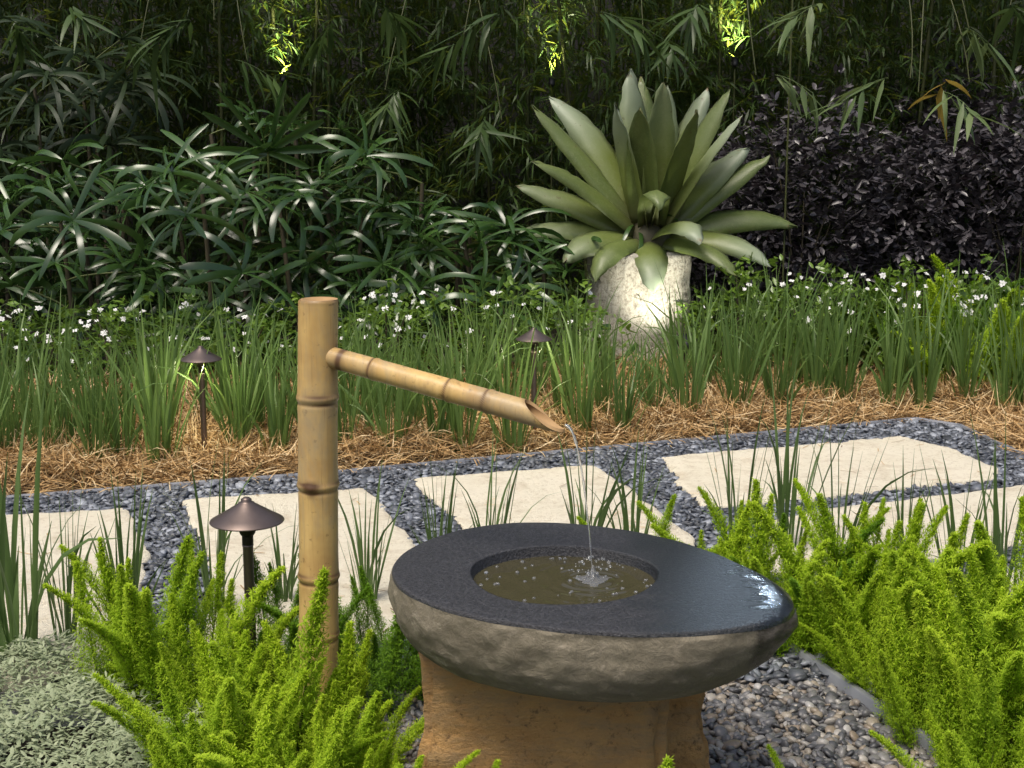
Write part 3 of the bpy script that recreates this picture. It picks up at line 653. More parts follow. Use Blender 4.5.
fern(fat(425, 2.05), 6, 0.75, 'small fern tips at the bottom edge left of the rock block', 0.5, seed=9, rad=0.05)
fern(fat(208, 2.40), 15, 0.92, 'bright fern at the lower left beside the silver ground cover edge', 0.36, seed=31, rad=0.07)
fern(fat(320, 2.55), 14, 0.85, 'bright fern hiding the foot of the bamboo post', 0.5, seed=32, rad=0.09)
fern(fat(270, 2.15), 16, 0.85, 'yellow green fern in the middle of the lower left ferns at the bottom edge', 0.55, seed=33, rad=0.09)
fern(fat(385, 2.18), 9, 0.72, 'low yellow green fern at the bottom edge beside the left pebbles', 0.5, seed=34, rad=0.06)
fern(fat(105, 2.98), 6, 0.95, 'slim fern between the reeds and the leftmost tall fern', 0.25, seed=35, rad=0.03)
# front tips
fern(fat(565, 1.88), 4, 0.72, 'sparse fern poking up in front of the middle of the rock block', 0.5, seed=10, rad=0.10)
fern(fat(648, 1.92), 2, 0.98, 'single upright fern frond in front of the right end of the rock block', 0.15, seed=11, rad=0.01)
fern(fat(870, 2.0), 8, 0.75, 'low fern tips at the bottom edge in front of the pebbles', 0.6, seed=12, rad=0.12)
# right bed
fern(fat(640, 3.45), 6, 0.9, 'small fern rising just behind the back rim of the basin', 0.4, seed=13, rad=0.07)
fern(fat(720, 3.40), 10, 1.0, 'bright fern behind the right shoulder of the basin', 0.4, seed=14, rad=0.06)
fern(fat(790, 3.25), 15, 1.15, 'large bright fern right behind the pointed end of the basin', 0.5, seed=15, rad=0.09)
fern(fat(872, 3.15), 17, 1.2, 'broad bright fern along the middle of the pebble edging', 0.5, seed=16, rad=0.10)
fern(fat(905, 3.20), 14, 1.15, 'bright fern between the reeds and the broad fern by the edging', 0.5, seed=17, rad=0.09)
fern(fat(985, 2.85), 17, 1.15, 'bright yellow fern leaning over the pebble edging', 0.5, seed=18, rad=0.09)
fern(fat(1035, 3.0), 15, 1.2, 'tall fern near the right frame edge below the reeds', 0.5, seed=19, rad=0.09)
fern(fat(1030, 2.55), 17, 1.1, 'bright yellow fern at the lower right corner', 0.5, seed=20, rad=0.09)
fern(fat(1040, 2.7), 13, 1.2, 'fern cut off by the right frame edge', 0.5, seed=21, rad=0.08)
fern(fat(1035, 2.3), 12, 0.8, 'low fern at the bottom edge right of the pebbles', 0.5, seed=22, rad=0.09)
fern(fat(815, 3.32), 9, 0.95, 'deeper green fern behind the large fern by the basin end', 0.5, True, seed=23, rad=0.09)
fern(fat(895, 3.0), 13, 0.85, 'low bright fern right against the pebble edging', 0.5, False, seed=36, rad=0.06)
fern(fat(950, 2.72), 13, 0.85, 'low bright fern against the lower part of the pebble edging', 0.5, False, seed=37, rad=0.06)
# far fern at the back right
fern(fat(985, 6.7), 40, 1.65, 'soft green fern behind the white flowers at the right frame edge', 0.8, False, seed=24, rad=0.30, group='ferns at the back of the garden')
fern(fat(940, 6.95), 34, 1.5, 'dim green fern under the dark purple shrub', 0.8, True, seed=25, rad=0.30, group='ferns at the back of the garden')

# ------------------------------------------------------------------ iris / reeds
def iris(n, h, wdt, spread, seed, mat, name='iris_clump', rad=0.035):
    r_ = np.random.default_rng(seed); mb = MB(); a = r_.uniform(0, 2 * np.pi, n); rr_ = rad * np.sqrt(r_.random(n))
    base = np.stack([rr_ * np.cos(a), rr_ * np.sin(a), np.full(n, -0.01)], 1); el = np.pi / 2 - np.abs(r_.normal(0, spread, n)); bend = r_.random(n) < 0.24
    blades(mb, base, a + r_.normal(0, 0.8, n), el, h * r_.uniform(0.42, 1.15, n), wdt * r_.uniform(0.6, 1.2, n), np.where(bend, r_.uniform(0.5, 1.6, n), r_.uniform(0, 0.35, n)), 6, P_SWORD, 0.35, r_.uniform(-1.4, 1.4, n), across=3, power=2.0, a=r_.random(n))
    return mb.mesh(name, mat)
IRIS = [iris(34, 0.56, 0.0125, 0.19, 40 + i, M['iris']) for i in range(6)]
rl = [(-30, 470), (60, 466), (250, 455), (400, 447), (500, 444), (600, 428), (700, 415), (800, 406), (890, 398), (960, 404), (1050, 412)]
def rowy(px): return 12 + np.interp(px, [q[0] for q in rl], [q[1] for q in rl])
k = 0
for row, (dy, step, nl) in enumerate(((0, 38, 'clump of narrow green iris blades at the front of the row behind the pine straw'), (-16, 36, 'clump of narrow green iris blades in the middle of the row'), (-32, 34, 'clump of green iris blades at the back of the row before the white flowers'))):
    x = -25 + row * 11
    while x < 1050:
        px = x + random.uniform(-9, 9); p = G(px, rowy(px) + dy + random.uniform(-5, 5)); s_ = random.uniform(0.78, 1.1) * (0.98 if px < 600 else 1.05)
        near_l = abs(px - 201) < (17, 10, 0)[row] or abs(px - 534) < (17, 10, 0)[row]
        near_s = False; s_ *= 0.55 if 605 < px < 675 and row > 0 else 0.8 if 600 < px < 680 else 1
        if not near_l and not near_s:
            o = link('iris_clump', IRIS[k % 6], None, p, (0, 0, random.uniform(0, 6.28)), s_); tag(o, nl, 'iris', 'iris clumps in row %s' % ('front', 'middle', 'back')[row]); k += 1
        x += step
REED = [iris(21, 0.46, 0.0105, 0.20, 60 + i, M['reed'], 'reed_clump', 0.03) for i in range(4)]
reeds = [(18, 672, 1.5, 'tallest reed clump, at the left frame edge behind the silver ground cover'), (68, 655, 0.95, 'dark reed clump right of the tallest reeds'), (128, 640, 0.9, 'thin reed clump left of the bright ferns'),
         (212, 625, 1.0, 'reed clump just left of the nearest path light'), (285, 612, 0.6, 'short reed clump between path light and bamboo post'), (368, 612, 0.8, 'reed clump right of the bamboo post'), (440, 585, 0.75, 'reed clump behind the left shoulder of the basin'),
         (492, 580, 0.85, 'reed clump behind the basin left of the falling water'), (585, 572, 0.95, 'reed clump where the falling water passes'), (632, 570, 0.8, 'low reed clump behind the basin right of the falling water'), (738, 565, 1.05, 'reed clump left of the densest reeds'), (790, 560, 1.15, 'densest reed clump in front of the corner slab'), (838, 572, 0.95, 'reed clump right of the densest reeds'),
         (905, 585, 0.75, 'short reed clump in front of the right slab'), (958, 600, 0.9, 'reed clump above the right ferns'), (1004, 620, 1.05, 'reed clump near the right frame edge')]
for i, (px, py, s_, lb) in enumerate(reeds):
    o = link('reed_clump', REED[i % 4], None, G(px, py), (0, 0, i * 1.7), (s_ * 0.95, s_ * 0.95, s_)); tag(o, lb, 'reeds', 'reed clumps along the front of the path')

# ------------------------------------------------------------------ silver ground cover
sil_px = [(-160, 664), (60, 664), (120, 672), (180, 690), (205, 730), (215, 800), (230, 900), (-200, 900)]
sil = [G(*p) for p in sil_px]; P = sample(sil, 0.0105, 0.0)
P = P[(P[:, 1] > 2.1) & (P[:, 0] > -0.40 * P[:, 1] - 0.1)]; N = len(P)
hz_ = 0.06 + 0.030 * np.sin(P[:, 0] * 17 + 1) * np.sin(P[:, 1] * 13) + 0.012 * np.sin(P[:, 0] * 41) * np.sin(P[:, 1] * 47)
mb = MB()
for lay in range(3):
    b_ = P + np.column_stack([rng.normal(0, 0.006, (N, 2)), np.maximum(0.004, hz_ - 0.012 * lay + rng.normal(0, 0.006, N))])
    blades(mb, b_, rng.uniform(0, 6.28, N), rng.uniform(-0.1, 0.9, N), rng.uniform(0.010, 0.026, N), rng.uniform(0.004, 0.010, N), 0.5, 3, P_LEAF, 0.3, across=3)
tag(link('silver_groundcover', mb.mesh('silver_groundcover', M['silver'])), 'low silvery green ground cover in the lower left corner', 'ground cover', kind='stuff')

# ------------------------------------------------------------------ gardenias with white flowers
def shrub_leaves(n, rx, ry, z0, z1, ll, lw, seed, shell=0.55, mat=None, name='foliage', rag=0.15):
    r_ = np.random.default_rng(seed); mb = MB(); nc = n // 6
    u = r_.normal(0, 1, (nc, 3)); u /= np.linalg.norm(u, axis=1)[:, None]; rad = (shell + (1 - shell) * r_.random(nc)) * (1 + r_.normal(0, rag, nc))
    Cc = np.stack([u[:, 0] * rad * rx, u[:, 1] * rad * ry, (z0 + z1) / 2 + u[:, 2] * rad * (z1 - z0) / 2], 1); Cc = Cc[Cc[:, 2] > 0.02]; nc = len(Cc)
    base = np.repeat(Cc, 6, 0) + r_.normal(0, ll * 0.25, (nc * 6, 3)); Nn = nc * 6
    outa = np.arctan2(base[:, 1], base[:, 0]) + r_.normal(0, 0.9, Nn)
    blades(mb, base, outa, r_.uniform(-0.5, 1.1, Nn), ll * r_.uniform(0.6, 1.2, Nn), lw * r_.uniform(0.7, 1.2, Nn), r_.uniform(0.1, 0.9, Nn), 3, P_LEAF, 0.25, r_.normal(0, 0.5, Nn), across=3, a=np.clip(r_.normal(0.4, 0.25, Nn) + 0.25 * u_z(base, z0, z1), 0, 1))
    for i in range(10):
        q = Cc[r_.integers(nc)]; m_ = q * (0.35, 0.35, 0.55); mb.add(*tube([(0, 0, 0), m_, q], [0.008, 0.006, 0.003], 5), 1)
    return mb.mesh(name, [mat, M['cane']])
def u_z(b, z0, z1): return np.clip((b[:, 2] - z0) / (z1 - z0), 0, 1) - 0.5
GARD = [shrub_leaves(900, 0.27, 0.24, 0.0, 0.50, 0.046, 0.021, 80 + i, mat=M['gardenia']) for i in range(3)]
def flower_mesh(seed):
    r_ = np.random.default_rng(seed); mb = MB(); n = 6; az = np.arange(n) * 2 * np.pi / n + r_.normal(0, 0.12, n)
    blades(mb, np.zeros((n, 3)), az, r_.uniform(0.2, 0.5, n), r_.uniform(0.016, 0.022, n), 0.014, 0.7, 3, lambda t: np.clip(np.sin(np.pi * (0.15 + 0.8 * t)), 0, 1), 0.15, across=3)
    V, F = ico(1); mb.add(V * 0.0035 + (0, 0, 0.003), F); return mb.mesh('flower', M['petal'])
FL = [flower_mesh(i) for i in range(3)]
gx = [(-15, 6.35, 9), (45, 6.5, 14), (110, 6.4, 16), (175, 6.6, 10), (240, 6.5, 9), (305, 6.6, 5), (385, 6.5, 12), (445, 6.7, 9), (510, 6.6, 7), (570, 6.7, 5), (728, 7.0, 3), (740, 7.0, 4), (800, 6.8, 10), (860, 6.9, 14), (915, 6.8, 20), (965, 6.9, 20), (1020, 6.8, 14)]
def gwhere(px):
    if px < 300: return 'left of the bamboo post'
    if px < 640: return 'between post and bromeliad'
    return 'right of the bromeliad'
for i, (px, d, nf) in enumerate(gx):
    p = at(px, 300, d); sh = 0.84 if px < 330 else 0.95 if px < 600 else 0.9 if px == 728 else 1.1
    names = {0: 'cut off by the left frame edge', 690: 'lit bright by the spotlight beside the pale trunk'}
    lb = 'white flowered gardenia shrub behind the iris row, ' + gwhere(px)
    if px == 728: lb = 'gardenia shrub lit bright by the spotlight beside the pale trunk'
    if px == 305: lb = 'gardenia shrub right behind the bamboo post, behind the iris row'
    t = thing('gardenia_shrub', lb, 'shrub', (p[0], p[1], 0), i * 1.3, 'gardenia shrubs ' + gwhere(px) if px not in (728, 305) else 'gardenia shrubs')
    link('foliage', GARD[i % 3], t, sc=(1, 1, sh))
    r_ = random.Random(i)
    for j in range(int(nf * 1.4)):
        wa = r_.uniform(-2.6, -0.5) - i * 1.3; ph = r_.uniform(-0.05, 1.25); q = (0.27 * math.cos(wa) * math.cos(ph), 0.25 * math.sin(wa) * math.cos(ph), (0.25 + 0.26 * math.sin(ph)) * sh)
        link('flower', FL[j % 3], t, q, (r_.uniform(0.2, 1.0) * math.sin(-wa) * 0 + r_.uniform(-.4, .4), r_.uniform(0.3, 1.1), wa + r_.uniform(-.5, .5)), r_.uniform(0.5, 1.05))

# ------------------------------------------------------------------ lady palms
def fan_frond(seed, nl, ll, lw, arc, mat, pet, droop=1.75):
    r_ = np.random.default_rng(seed); mb = MB()
    pp = np.stack([np.linspace(0, pet * 0.6, 8), np.zeros(8), pet * np.linspace(0, 1, 8) ** 0.8 * 0.8], 1); mb.add(*tube(pp, 0.0045, 5), 1)
    hub = pp[-1]; a = np.linspace(-arc / 2, arc / 2, nl) + r_.normal(0, 0.06, nl)
    el = 0.55 + 0.2 * np.cos(a) + r_.normal(0, 0.18, nl)
    blades(mb, np.repeat(hub[None], nl, 0), a, el, ll * r_.uniform(0.7, 1.1, nl) * (0.8 + 0.2 * np.cos(a / 1.3)), lw * r_.uniform(0.75, 1.2, nl), droop * r_.uniform(0.3, 1.6, nl), 7, P_STRAP, 0.16, r_.normal(0, 0.4, nl), across=3, power=1.35)
    return mb.mesh('frond', [mat, M['stem']])
LP = [fan_frond(100 + i, 8 + i % 4, 0.42, 0.027, R(290), M['palm'], 0.28) for i in range(5)]
FP = [fan_frond(120 + i, 13, 0.5, 0.026, R(230), M['fan'], 0.35, 1.5) for i in range(3)]
def palm(px, d, h, nf, lb, meshes, seed, sc=1.0, group='lady palms behind the white flowers', canes=3, spread=0.16, name='lady_palm', cat='palm', zmin=0.2):
    p = at(px, 300, d); t = thing(name, lb, cat, (p[0], p[1], 0), 0, group); r_ = random.Random(seed); cb = []
    for c in range(canes):
        a = r_.uniform(0, 6.28); q = np.array([spread * math.cos(a), spread * math.sin(a), 0]); hh = h * r_.uniform(0.75, 1.0); top = q * 1.3 + (r_.uniform(-.05, .05), r_.uniform(-.05, .05), hh)
        mb = MB(); mb.add(*tube([q, (q + top) / 2 + (0.02, 0.01, 0), top], [0.014, 0.012, 0.010], 8)); link('cane', mb.mesh('cane', M['cane']), t); cb.append((q, top, hh))
    for i in range(nf):
        q, top, hh = cb[i % canes]; f = r_.uniform(zmin, 1.0) if i >= canes else 1.0; pos = q + (top - q) * f
        a = -math.pi / 2 + r_.uniform(-1.9, 1.9) if r_.random() < 0.75 else r_.uniform(0, 6.28)
        tilt = (0.1 if i < canes else 0.0) + (1 - f) * 0.5 + r_.uniform(0.15, 0.95)
        o = link('frond', meshes[(i + seed) % len(meshes)], t, pos, (Matrix.Rotation(a, 3, 'Z') @ Matrix.Rotation(tilt, 3, 'Y')).to_euler(), sc * r_.uniform(0.65, 1.15))
    return t
pl = [(-10, 7.3, 0.75, 11, 'dim lady palm cut off by the left frame edge'), (75, 7.0, 0.80, 15, 'lady palm with glossy fans, second from the left edge'), (150, 7.35, 0.78, 14, 'lady palm standing a little back left of the tallest palm'),
      (205, 6.95, 0.72, 15, 'lady palm with drooping glossy fans left of the tallest palm'), (268, 7.15, 1.02, 18, 'tallest lady palm with one upright star shaped fan above the rest'), (315, 6.95, 0.70, 14, 'lady palm with drooping fans just above the bamboo post'),
      (375, 7.15, 0.78, 15, 'lady palm with glossy leaves right of the bamboo post'), (440, 7.3, 0.58, 11, 'low lady palm halfway between the post and the bromeliad'), (500, 7.2, 0.62, 12, 'dark lady palm left of the bromeliad'), (555, 7.35, 0.52, 9, 'small dark lady palm touching the pale trunk')]
for i, (px, d, h, nf, lb) in enumerate(pl):
    t = palm(px, d, h * (1.38 if 180 < px < 400 else 1.2), int(nf * 1.25), lb, LP, i + 3)
    if px == 268:      # the upright star-shaped fan at its top
        mb = MB(); th_ = np.radians(np.array([8, 32, 58, 78, 98, 120, 142, 168, 196, 344]) + rng.normal(0, 3, 10)); hub = at(268, 152, 7.0) - np.array(t.location)
        D_ = np.where(np.cos(th_) > 0, 0.0, np.pi) + rng.normal(0, 0.15, 10) - 0.25 * np.sign(np.cos(th_))
        blades(mb, np.repeat(hub[None], 10, 0), D_, np.arcsin(np.sin(th_)) * 0.97, np.array([.30, .33, .36, .36, .35, .37, .36, .33, .25, .25]), 0.045, 0.22, 7, P_STRAP, 0.45, -1.2 * np.cos(th_), across=5, power=2)
        mb.add(*tube([hub * (0.6, 0.4, 0.1), hub * (0.9, 0.8, 0.6), hub], 0.006, 6), 1)
        link('frond', mb.mesh('frond', [M['palm'], M['stem']]), t)
for i, (px, d, h, lb) in enumerate([(30, 7.9, 1.55, 'dim fan palm with long narrow leaflets at the upper left'), (120, 8.2, 1.7, 'dim fan palm behind the left lady palms'), (-50, 7.6, 1.2, 'dim fan palm reaching in from the left frame edge')]):
    palm(px, d, h, 10, lb, FP, i + 40, 1.05, 'fan palms at the upper left', 2, 0.12, 'fan_palm', 'palm', 0.5)

# ------------------------------------------------------------------ purple shrubs
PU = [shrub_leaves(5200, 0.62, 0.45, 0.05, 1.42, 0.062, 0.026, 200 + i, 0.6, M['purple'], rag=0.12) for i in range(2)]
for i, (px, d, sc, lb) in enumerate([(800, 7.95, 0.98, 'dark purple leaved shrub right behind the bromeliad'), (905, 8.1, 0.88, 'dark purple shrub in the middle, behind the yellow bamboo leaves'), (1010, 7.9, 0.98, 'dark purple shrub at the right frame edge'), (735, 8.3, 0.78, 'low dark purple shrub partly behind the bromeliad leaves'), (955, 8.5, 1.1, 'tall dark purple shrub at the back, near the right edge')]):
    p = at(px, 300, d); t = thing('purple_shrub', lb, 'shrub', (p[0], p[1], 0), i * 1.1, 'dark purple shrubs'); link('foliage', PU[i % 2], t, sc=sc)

# ------------------------------------------------------------------ bamboo
def bamboo_foliage(seed, nspray, h, rx, ry, fwd=0.0):
    r_ = np.random.default_rng(seed); mb = MB(); nl = 11
    z = h * r_.random(nspray) ** 0.8; x = r_.uniform(-1, 1, nspray) * rx; y = r_.uniform(-1, 1, nspray) * ry - fwd * np.clip(z / h - 0.45, 0, 1) ** 1.4
    Ls_ = r_.uniform(0.18, 0.4, nspray); a = r_.uniform(0, 6.28, nspray); el = r_.uniform(-1.2, 0.6, nspray)
    D = np.stack([np.cos(a) * np.cos(el), np.sin(a) * np.cos(el), np.sin(el)], 1)
    s = np.tile(np.linspace(0.1, 1, nl), (nspray, 1)); base = (np.stack([x, y, z], 1)[:, None] + D[:, None] * (Ls_[:, None] * s)[..., None]); base[..., 2] -= 0.25 * (Ls_[:, None] * s) ** 1.3
    base = base.reshape(-1, 3); base[:, 2] = np.maximum(base[:, 2], 0.05); N = len(base); aa = np.repeat(a, nl) + r_.choice([-0.7, 0.7, -0.3, 0.3], N) + r_.normal(0, 0.3, N)
    blades(mb, base, aa, np.repeat(el, nl) * 0.5 + r_.normal(-0.25, 0.4, N), r_.uniform(0.07, 0.14, N), r_.uniform(0.010, 0.017, N), r_.uniform(0.1, 0.9, N), 3, P_LANCE, 0, r_.normal(0, 0.5, N), a=np.clip(np.repeat(r_.random(nspray), nl) * 0.7 + r_.normal(0.1, 0.15, N), 0, 1))
    return mb.mesh('foliage', M['bamboo_leaf'])
BF = [bamboo_foliage(300 + i, 620, 2.7, 0.55, 0.4) for i in range(3)]
BFW = [bamboo_foliage(310 + i, 700, 3.1, 0.6, 0.4, 1.0) for i in range(2)]
def culm_mesh(seed):
    r_ = np.random.default_rng(seed); a = r_.uniform(0, 6.28); lean = r_.uniform(0.0, 0.12); zz = np.linspace(0, 3.2, 90); rr_ = 0.011 * (1 - 0.15 * zz / 3.2) + 0.0014 * (np.abs((zz % 0.28) - 0.14) > 0.13)
    P_ = np.stack([np.cos(a) * lean * zz, np.sin(a) * lean * zz, zz], 1); V, F = tube(P_, rr_, 8); mb = MB(); mb.add(V, F); return mb.mesh('culm', M['culm'])
CU = [culm_mesh(i) for i in range(6)]
def bamboo(x, y, meshes, lb, i, sc=1.0, grp='dark bamboo clumps behind the garden'):
    t = thing('bamboo_clump', lb, 'bamboo', (x, y, 0), 0, grp); link('foliage', meshes[i % len(meshes)], t, rot=(0, 0, 0), sc=(sc if i % 2 else -sc, sc, sc)); r_ = random.Random(i)
    for k in range(4): link('culm', CU[(i + k) % 6], t, (r_.uniform(-.4, .4), r_.uniform(-.25, .25), 0))
i = 0
for x in np.arange(-3.9, 4.0, 0.72):
    bamboo(x + random.uniform(-.1, .1), 8.75 + random.uniform(-.15, .15), BFW, 'dark leafy bamboo clump in the front row of the backdrop, arching forward', i, 1.0, 'front row bamboo clumps'); i += 1
for x in np.arange(-4.3, 4.4, 0.85):
    bamboo(x + random.uniform(-.1, .1), 9.6 + random.uniform(-.15, .15), BF, 'dark leafy bamboo clump in the back row of the backdrop', i, 1.1, 'back row bamboo clumps'); i += 1
# hanging sprays at the top right
def spray(px, py, d, lb, n, ll, mat, seed, ang=-1.2):
    r_ = np.random.default_rng(seed); p = at(px, py, d); t = thing('bamboo_spray', lb, 'bamboo spray', p, 0, 'bamboo sprays hanging at the upper right')
    mb = MB(); ta = r_.uniform(0, 6.28); u = np.linspace(0, 1, n); tl = r_.uniform(0.10, 0.24); tw = np.stack([np.cos(ta) * tl * u, np.sin(ta) * tl * u - 0.05 * u, -0.5 * tl * u ** 1.5], 1); mb.add(*tube(tw, 0.0018, 4))
    blades(mb, tw + r_.normal(0, 0.006, (n, 3)), ta + np.where(np.arange(n) % 2, 1.0, -1.0) * r_.uniform(0.1, 1.3, n), r_.uniform(-1.25, 0.0, n), ll * r_.uniform(0.7, 1.15, n), 0.030 * r_.uniform(0.8, 1.2, n), r_.uniform(0.1, 0.8, n), 4, P_LANCE, 0.2, r_.normal(0, 0.3, n), across=3)
    link('leaves', mb.mesh('leaves', mat), t)
    mb = MB(); q = np.linspace(0, 1, 12); mb.add(*tube(np.stack([0.12 * np.sin(q * 2 + seed), 0.8 * q ** 1.5, 1.1 * q], 1), 0.003, 5)); link('twig', mb.mesh('twig', M['culm']), t)
spray(888, 78, 6.6, 'green bamboo spray of drooping leaves above the purple shrub', 11, 0.24, M['bamboo_spray'], 1)
spray(945, 82, 6.5, 'bamboo spray with yellow leaves hanging before the purple shrub', 5, 0.24, M['bamboo_yellow'], 2)
spray(944, 92, 6.52, 'green bamboo spray just under the yellow leaves', 8, 0.27, M['bamboo_spray'], 5)
spray(965, 28, 6.5, 'light green bamboo spray at the top right corner', 11, 0.26, M['bamboo_spray'], 3)
spray(775, 75, 7.0, 'dim yellowish bamboo spray right of the bromeliad top', 9, 0.22, M['bamboo_spray'], 4)
spray(820, 5, 6.8, 'bamboo spray at the top edge right of the bromeliad', 12, 0.26, M['bamboo_spray'], 6)

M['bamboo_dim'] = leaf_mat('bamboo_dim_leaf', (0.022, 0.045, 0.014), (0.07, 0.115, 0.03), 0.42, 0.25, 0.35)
r9 = random.Random(99)
for i, (px, py, d, wh) in enumerate([(12, 25, 7.0, 'at the top left corner'), (70, 8, 7.3, 'at the top edge above the left fan palms'), (128, 40, 7.4, 'above the left lady palms'), (190, 20, 7.3, 'left of the left lit leaf patch'), (235, 60, 7.6, 'just above the star shaped palm fan'), (330, 25, 7.3, 'right of the left lit leaf patch'),
        (385, 8, 7.0, 'at the top edge above the spout'), (400, 90, 7.6, 'above the lady palms right of the post'), (455, 45, 7.5, 'left of the middle lit leaf patch'), (500, 15, 7.1, 'at the top edge left of the bromeliad'), (485, 120, 7.7, 'low down left of the bromeliad leaves'), (600, 12, 7.2, 'at the top edge above the bromeliad'), (665, 40, 7.6, 'just above the bromeliad top'), (700, 5, 7.3, 'at the top edge left of the right lit leaf patch'), (1010, 5, 6.9, 'at the top right corner')]):
    spray(px, py, d, 'dim bamboo spray hanging ' + wh, 12 + i % 4, 0.24 + 0.03 * (i % 3), M['bamboo_dim'], 30 + i)
for o in C.objects:
    if o.name.startswith('bamboo_spray') and o.get('label', '').startswith('dim bamboo spray hanging'): o['group'] = 'dim bamboo sprays along the top of the photo'

# ------------------------------------------------------------------ bromeliad on pale trunk
SD = 7.25
sc_ = at(637, 300, SD); stump_top = at(637, 252, SD)[2]
mb = MB(); n = 64; hz = np.linspace(0, stump_top, 40); a = np.linspace(0, 2 * np.pi, n, endpoint=False); rows = []
for z in hz:
    f = z / stump_top; r = (0.235 + 0.03 * f + 0.09 * (1 - f) ** 3) * (1 + 0.05 * np.cos(3 * a + 0.6) + 0.022 * np.cos(7 * a + 2 + 2 * f) + 0.008 * np.cos(15 * a + 6 * f)); r *= 1 + 0.012 * math.sin(z * 38)
    rows.append(np.stack([r * np.cos(a), r * np.sin(a), np.full(n, z)], 1))
rows.append(rows[-1] * (0.85, 0.85, 1) + (0, 0, 0.012)); rows.append(rows[-1] * (0.01, 0.01, 1))
mb.add(np.concatenate(rows), grid_faces(len(rows), n, True))
tag(link('tree_stump', mb.mesh('tree_stump', M['stump']), loc=(sc_[0], SD, 0)), 'thick pale stump carrying the big bromeliad, lit by a spotlight', 'stump')
br = thing('bromeliad', 'huge grey green bromeliad with broad strap leaves on the pale stump', 'bromeliad', (at(648, 300, SD)[0], SD, stump_top + 0.01))
Lv = [(118, 84, .78, 10), (45, 66, .78, 18), (70, 74, .76, 12), (172, 50, .86, 12), (150, 63, .80, 20), (178, 30, .72, 10), (183, 14, .66, 26), (200, 38, .68, 18), (8, 38, .70, 14), (12, 50, .66, 16),
      (2, 18, .68, 40), (-22, 4, .58, 48), (-42, -2, .50, 55), (-92, -6, .44, 62), (-130, 0, .50, 75), (-150, 10, .50, 62), (-62, 28, .46, 82), (-88, 62, .50, 128), (-105, 74, .66, 14), (-58, 72, .66, 14), (-28, 62, .68, 18), (-78, 80, .72, 8), (-128, 68, .62, 14), (100, 45, .7, 22), (95, 76, .74, 10), (-12, 70, .74, 20)]
P_BROM = lambda t: (0.85 + 0.15 * np.sin(np.pi * np.clip(t * 1.4, 0, 1))) * np.clip((1 - t) * 3.4, 0, 1) ** 0.6
for k, (az, el, L, dr) in enumerate(Lv):
    mb = MB(); a = R(az); b0 = np.array([[0.055 * math.cos(a), 0.055 * math.sin(a), 0.06 + 0.10 * max(0, el) / 90]])
    blades(mb, b0, a, R(el + random.uniform(-4, 4)), L * random.uniform(0.92, 1.06), 0.158 * (0.85 + 0.35 * random.random()), R(dr + random.uniform(0, 14)), 16, P_BROM, 0.42, R(random.uniform(-10, 10) + 38 * math.cos(a) * (1 if math.sin(a) < 0.5 else 0.4)), across=5, power=2.0)
    jt = rng.normal(0, 0.004, len(mb.V[0])); mb.V[0] += np.stack([jt, np.roll(jt, 3), np.roll(jt, 7)], 1) * (mb.T[0] ** 1.5)[:, None]
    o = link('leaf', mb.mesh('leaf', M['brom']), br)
    md = o.modifiers.new('thick', 'SOLIDIFY'); md.thickness = 0.0016
mb = MB(); V, F = lathe([(0.10, -0.02), (0.12, 0.03), (0.10, 0.10), (0.05, 0.16), (0.001, 0.17)], 20); mb.add(V, F); link('leaf_base', mb.mesh('leaf_base', m_simple('leaf_base', (0.05, 0.045, 0.02), 0.7)), br)

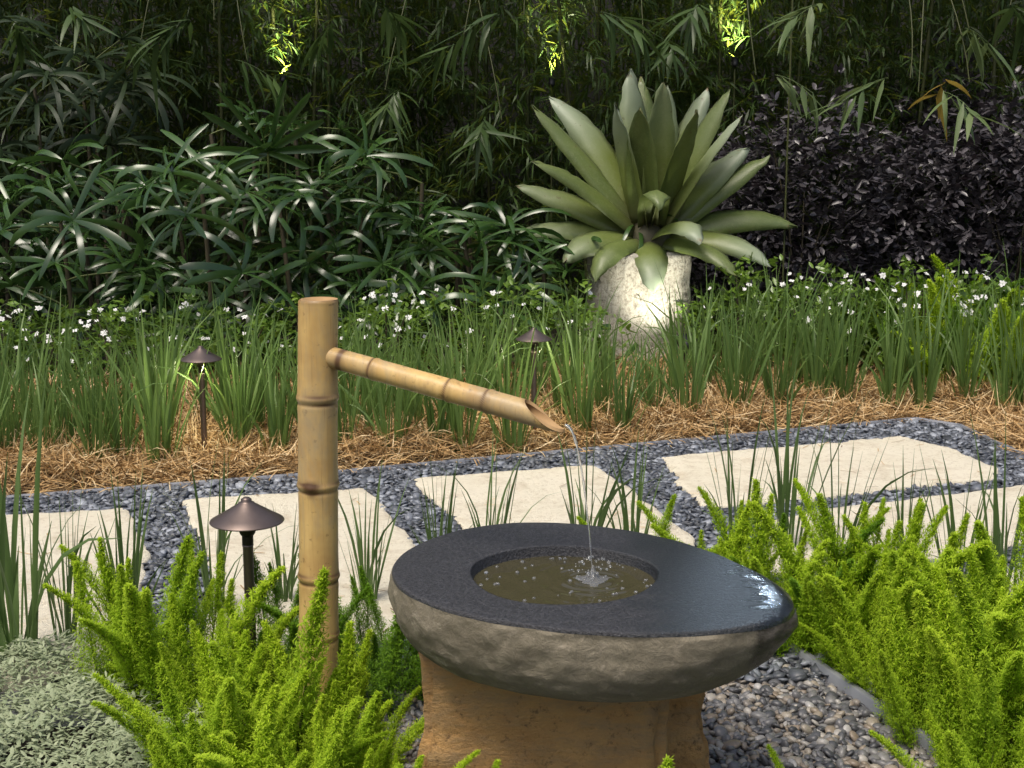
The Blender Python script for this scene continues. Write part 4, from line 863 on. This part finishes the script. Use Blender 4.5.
# spotlight at the foot of the stump
def spotlight(loc, target, watts, cone, lb, col, size=1.0, soft=0.03):
    t = thing('garden_spotlight', lb, 'spotlight', loc, 0, 'garden spotlights'); d = Vector(target) - Vector(loc); rot = d.to_track_quat('Z', 'Y').to_euler()
    mb = MB(); V, F = lathe([(0.001, -0.05), (0.02, -0.05), (0.028, -0.03), (0.034, 0.03), (0.036, 0.03), (0.034, 0.03), (0.031, 0.024), (0.03, 0.012)], 24); mb.add(V * size, F); h = link('housing', mb.mesh('housing', M['black']), t, rot=rot)
    mb = MB(); V, F = lathe([(0.001, 0.013), (0.03, 0.013)], 24); mb.add(V * size, F); link('lens', mb.mesh('lens', M['bronze_dark']), h)
    mb = MB(); mb.add(*tube([(0, 0, -loc[2]), (0, 0, -0.04)], 0.008 if loc[2] < 1 else 0.005, 8)); link('stake', mb.mesh('stake', M['black'] if loc[2] < 1 else M['culm']), t)
    L = bpy.data.lights.new('beam', 'SPOT'); L.energy = watts; L.spot_size = R(cone); L.spot_blend = 0.8; L.color = col; L.shadow_soft_size = soft
    d.normalize(); o = link('beam', L, t, d * 0.05 * size, (-d).to_track_quat('Z', 'Y').to_euler() if False else d.to_track_quat('-Z', 'Y').to_euler()); return t
q = at(684, 343, 6.62)
spotlight((q[0], q[1], q[2]), (sc_[0] + 0.08, SD - 0.24, 0.44), 17, 72, 'small spotlight in the gardenia aimed at the pale stump', (1.0, 0.96, 0.84))
# spotlights hidden in the bamboo: they make the bright leaf patches and the glint on the basin
spotlight(tuple(at(283, 78, 8.4)), tuple(at(283, 15, 8.65)), 110, 60, 'small spotlight in the bamboo lighting leaves above the tallest lady palm', (1.0, 0.95, 0.6), 0.6)
spotlight(tuple(at(552, 82, 8.4)), tuple(at(552, 25, 8.65)), 100, 50, 'small spotlight in the bamboo lighting leaves above the bromeliad', (1.0, 0.95, 0.65), 0.6)
spotlight(tuple(at(735, 62, 8.4)), tuple(at(735, -5, 8.65)), 120, 60, 'small spotlight in the bamboo lighting leaves above the purple shrub', (1.0, 0.93, 0.55), 0.6)

tp_ = G(772, 592, 0.45); dr_ = tp_ - np.array([0, 0, CAM_H]); dr_[2] *= -1; lp_ = tp_ + dr_ * ((7.3 - tp_[1]) / dr_[1])
spotlight(tuple(lp_), tuple(tp_), 110, 4.2, 'spotlight on a tall stake in the bamboo aimed at the stone basin', (0.62, 0.80, 1.0), 1.6, 0.06)
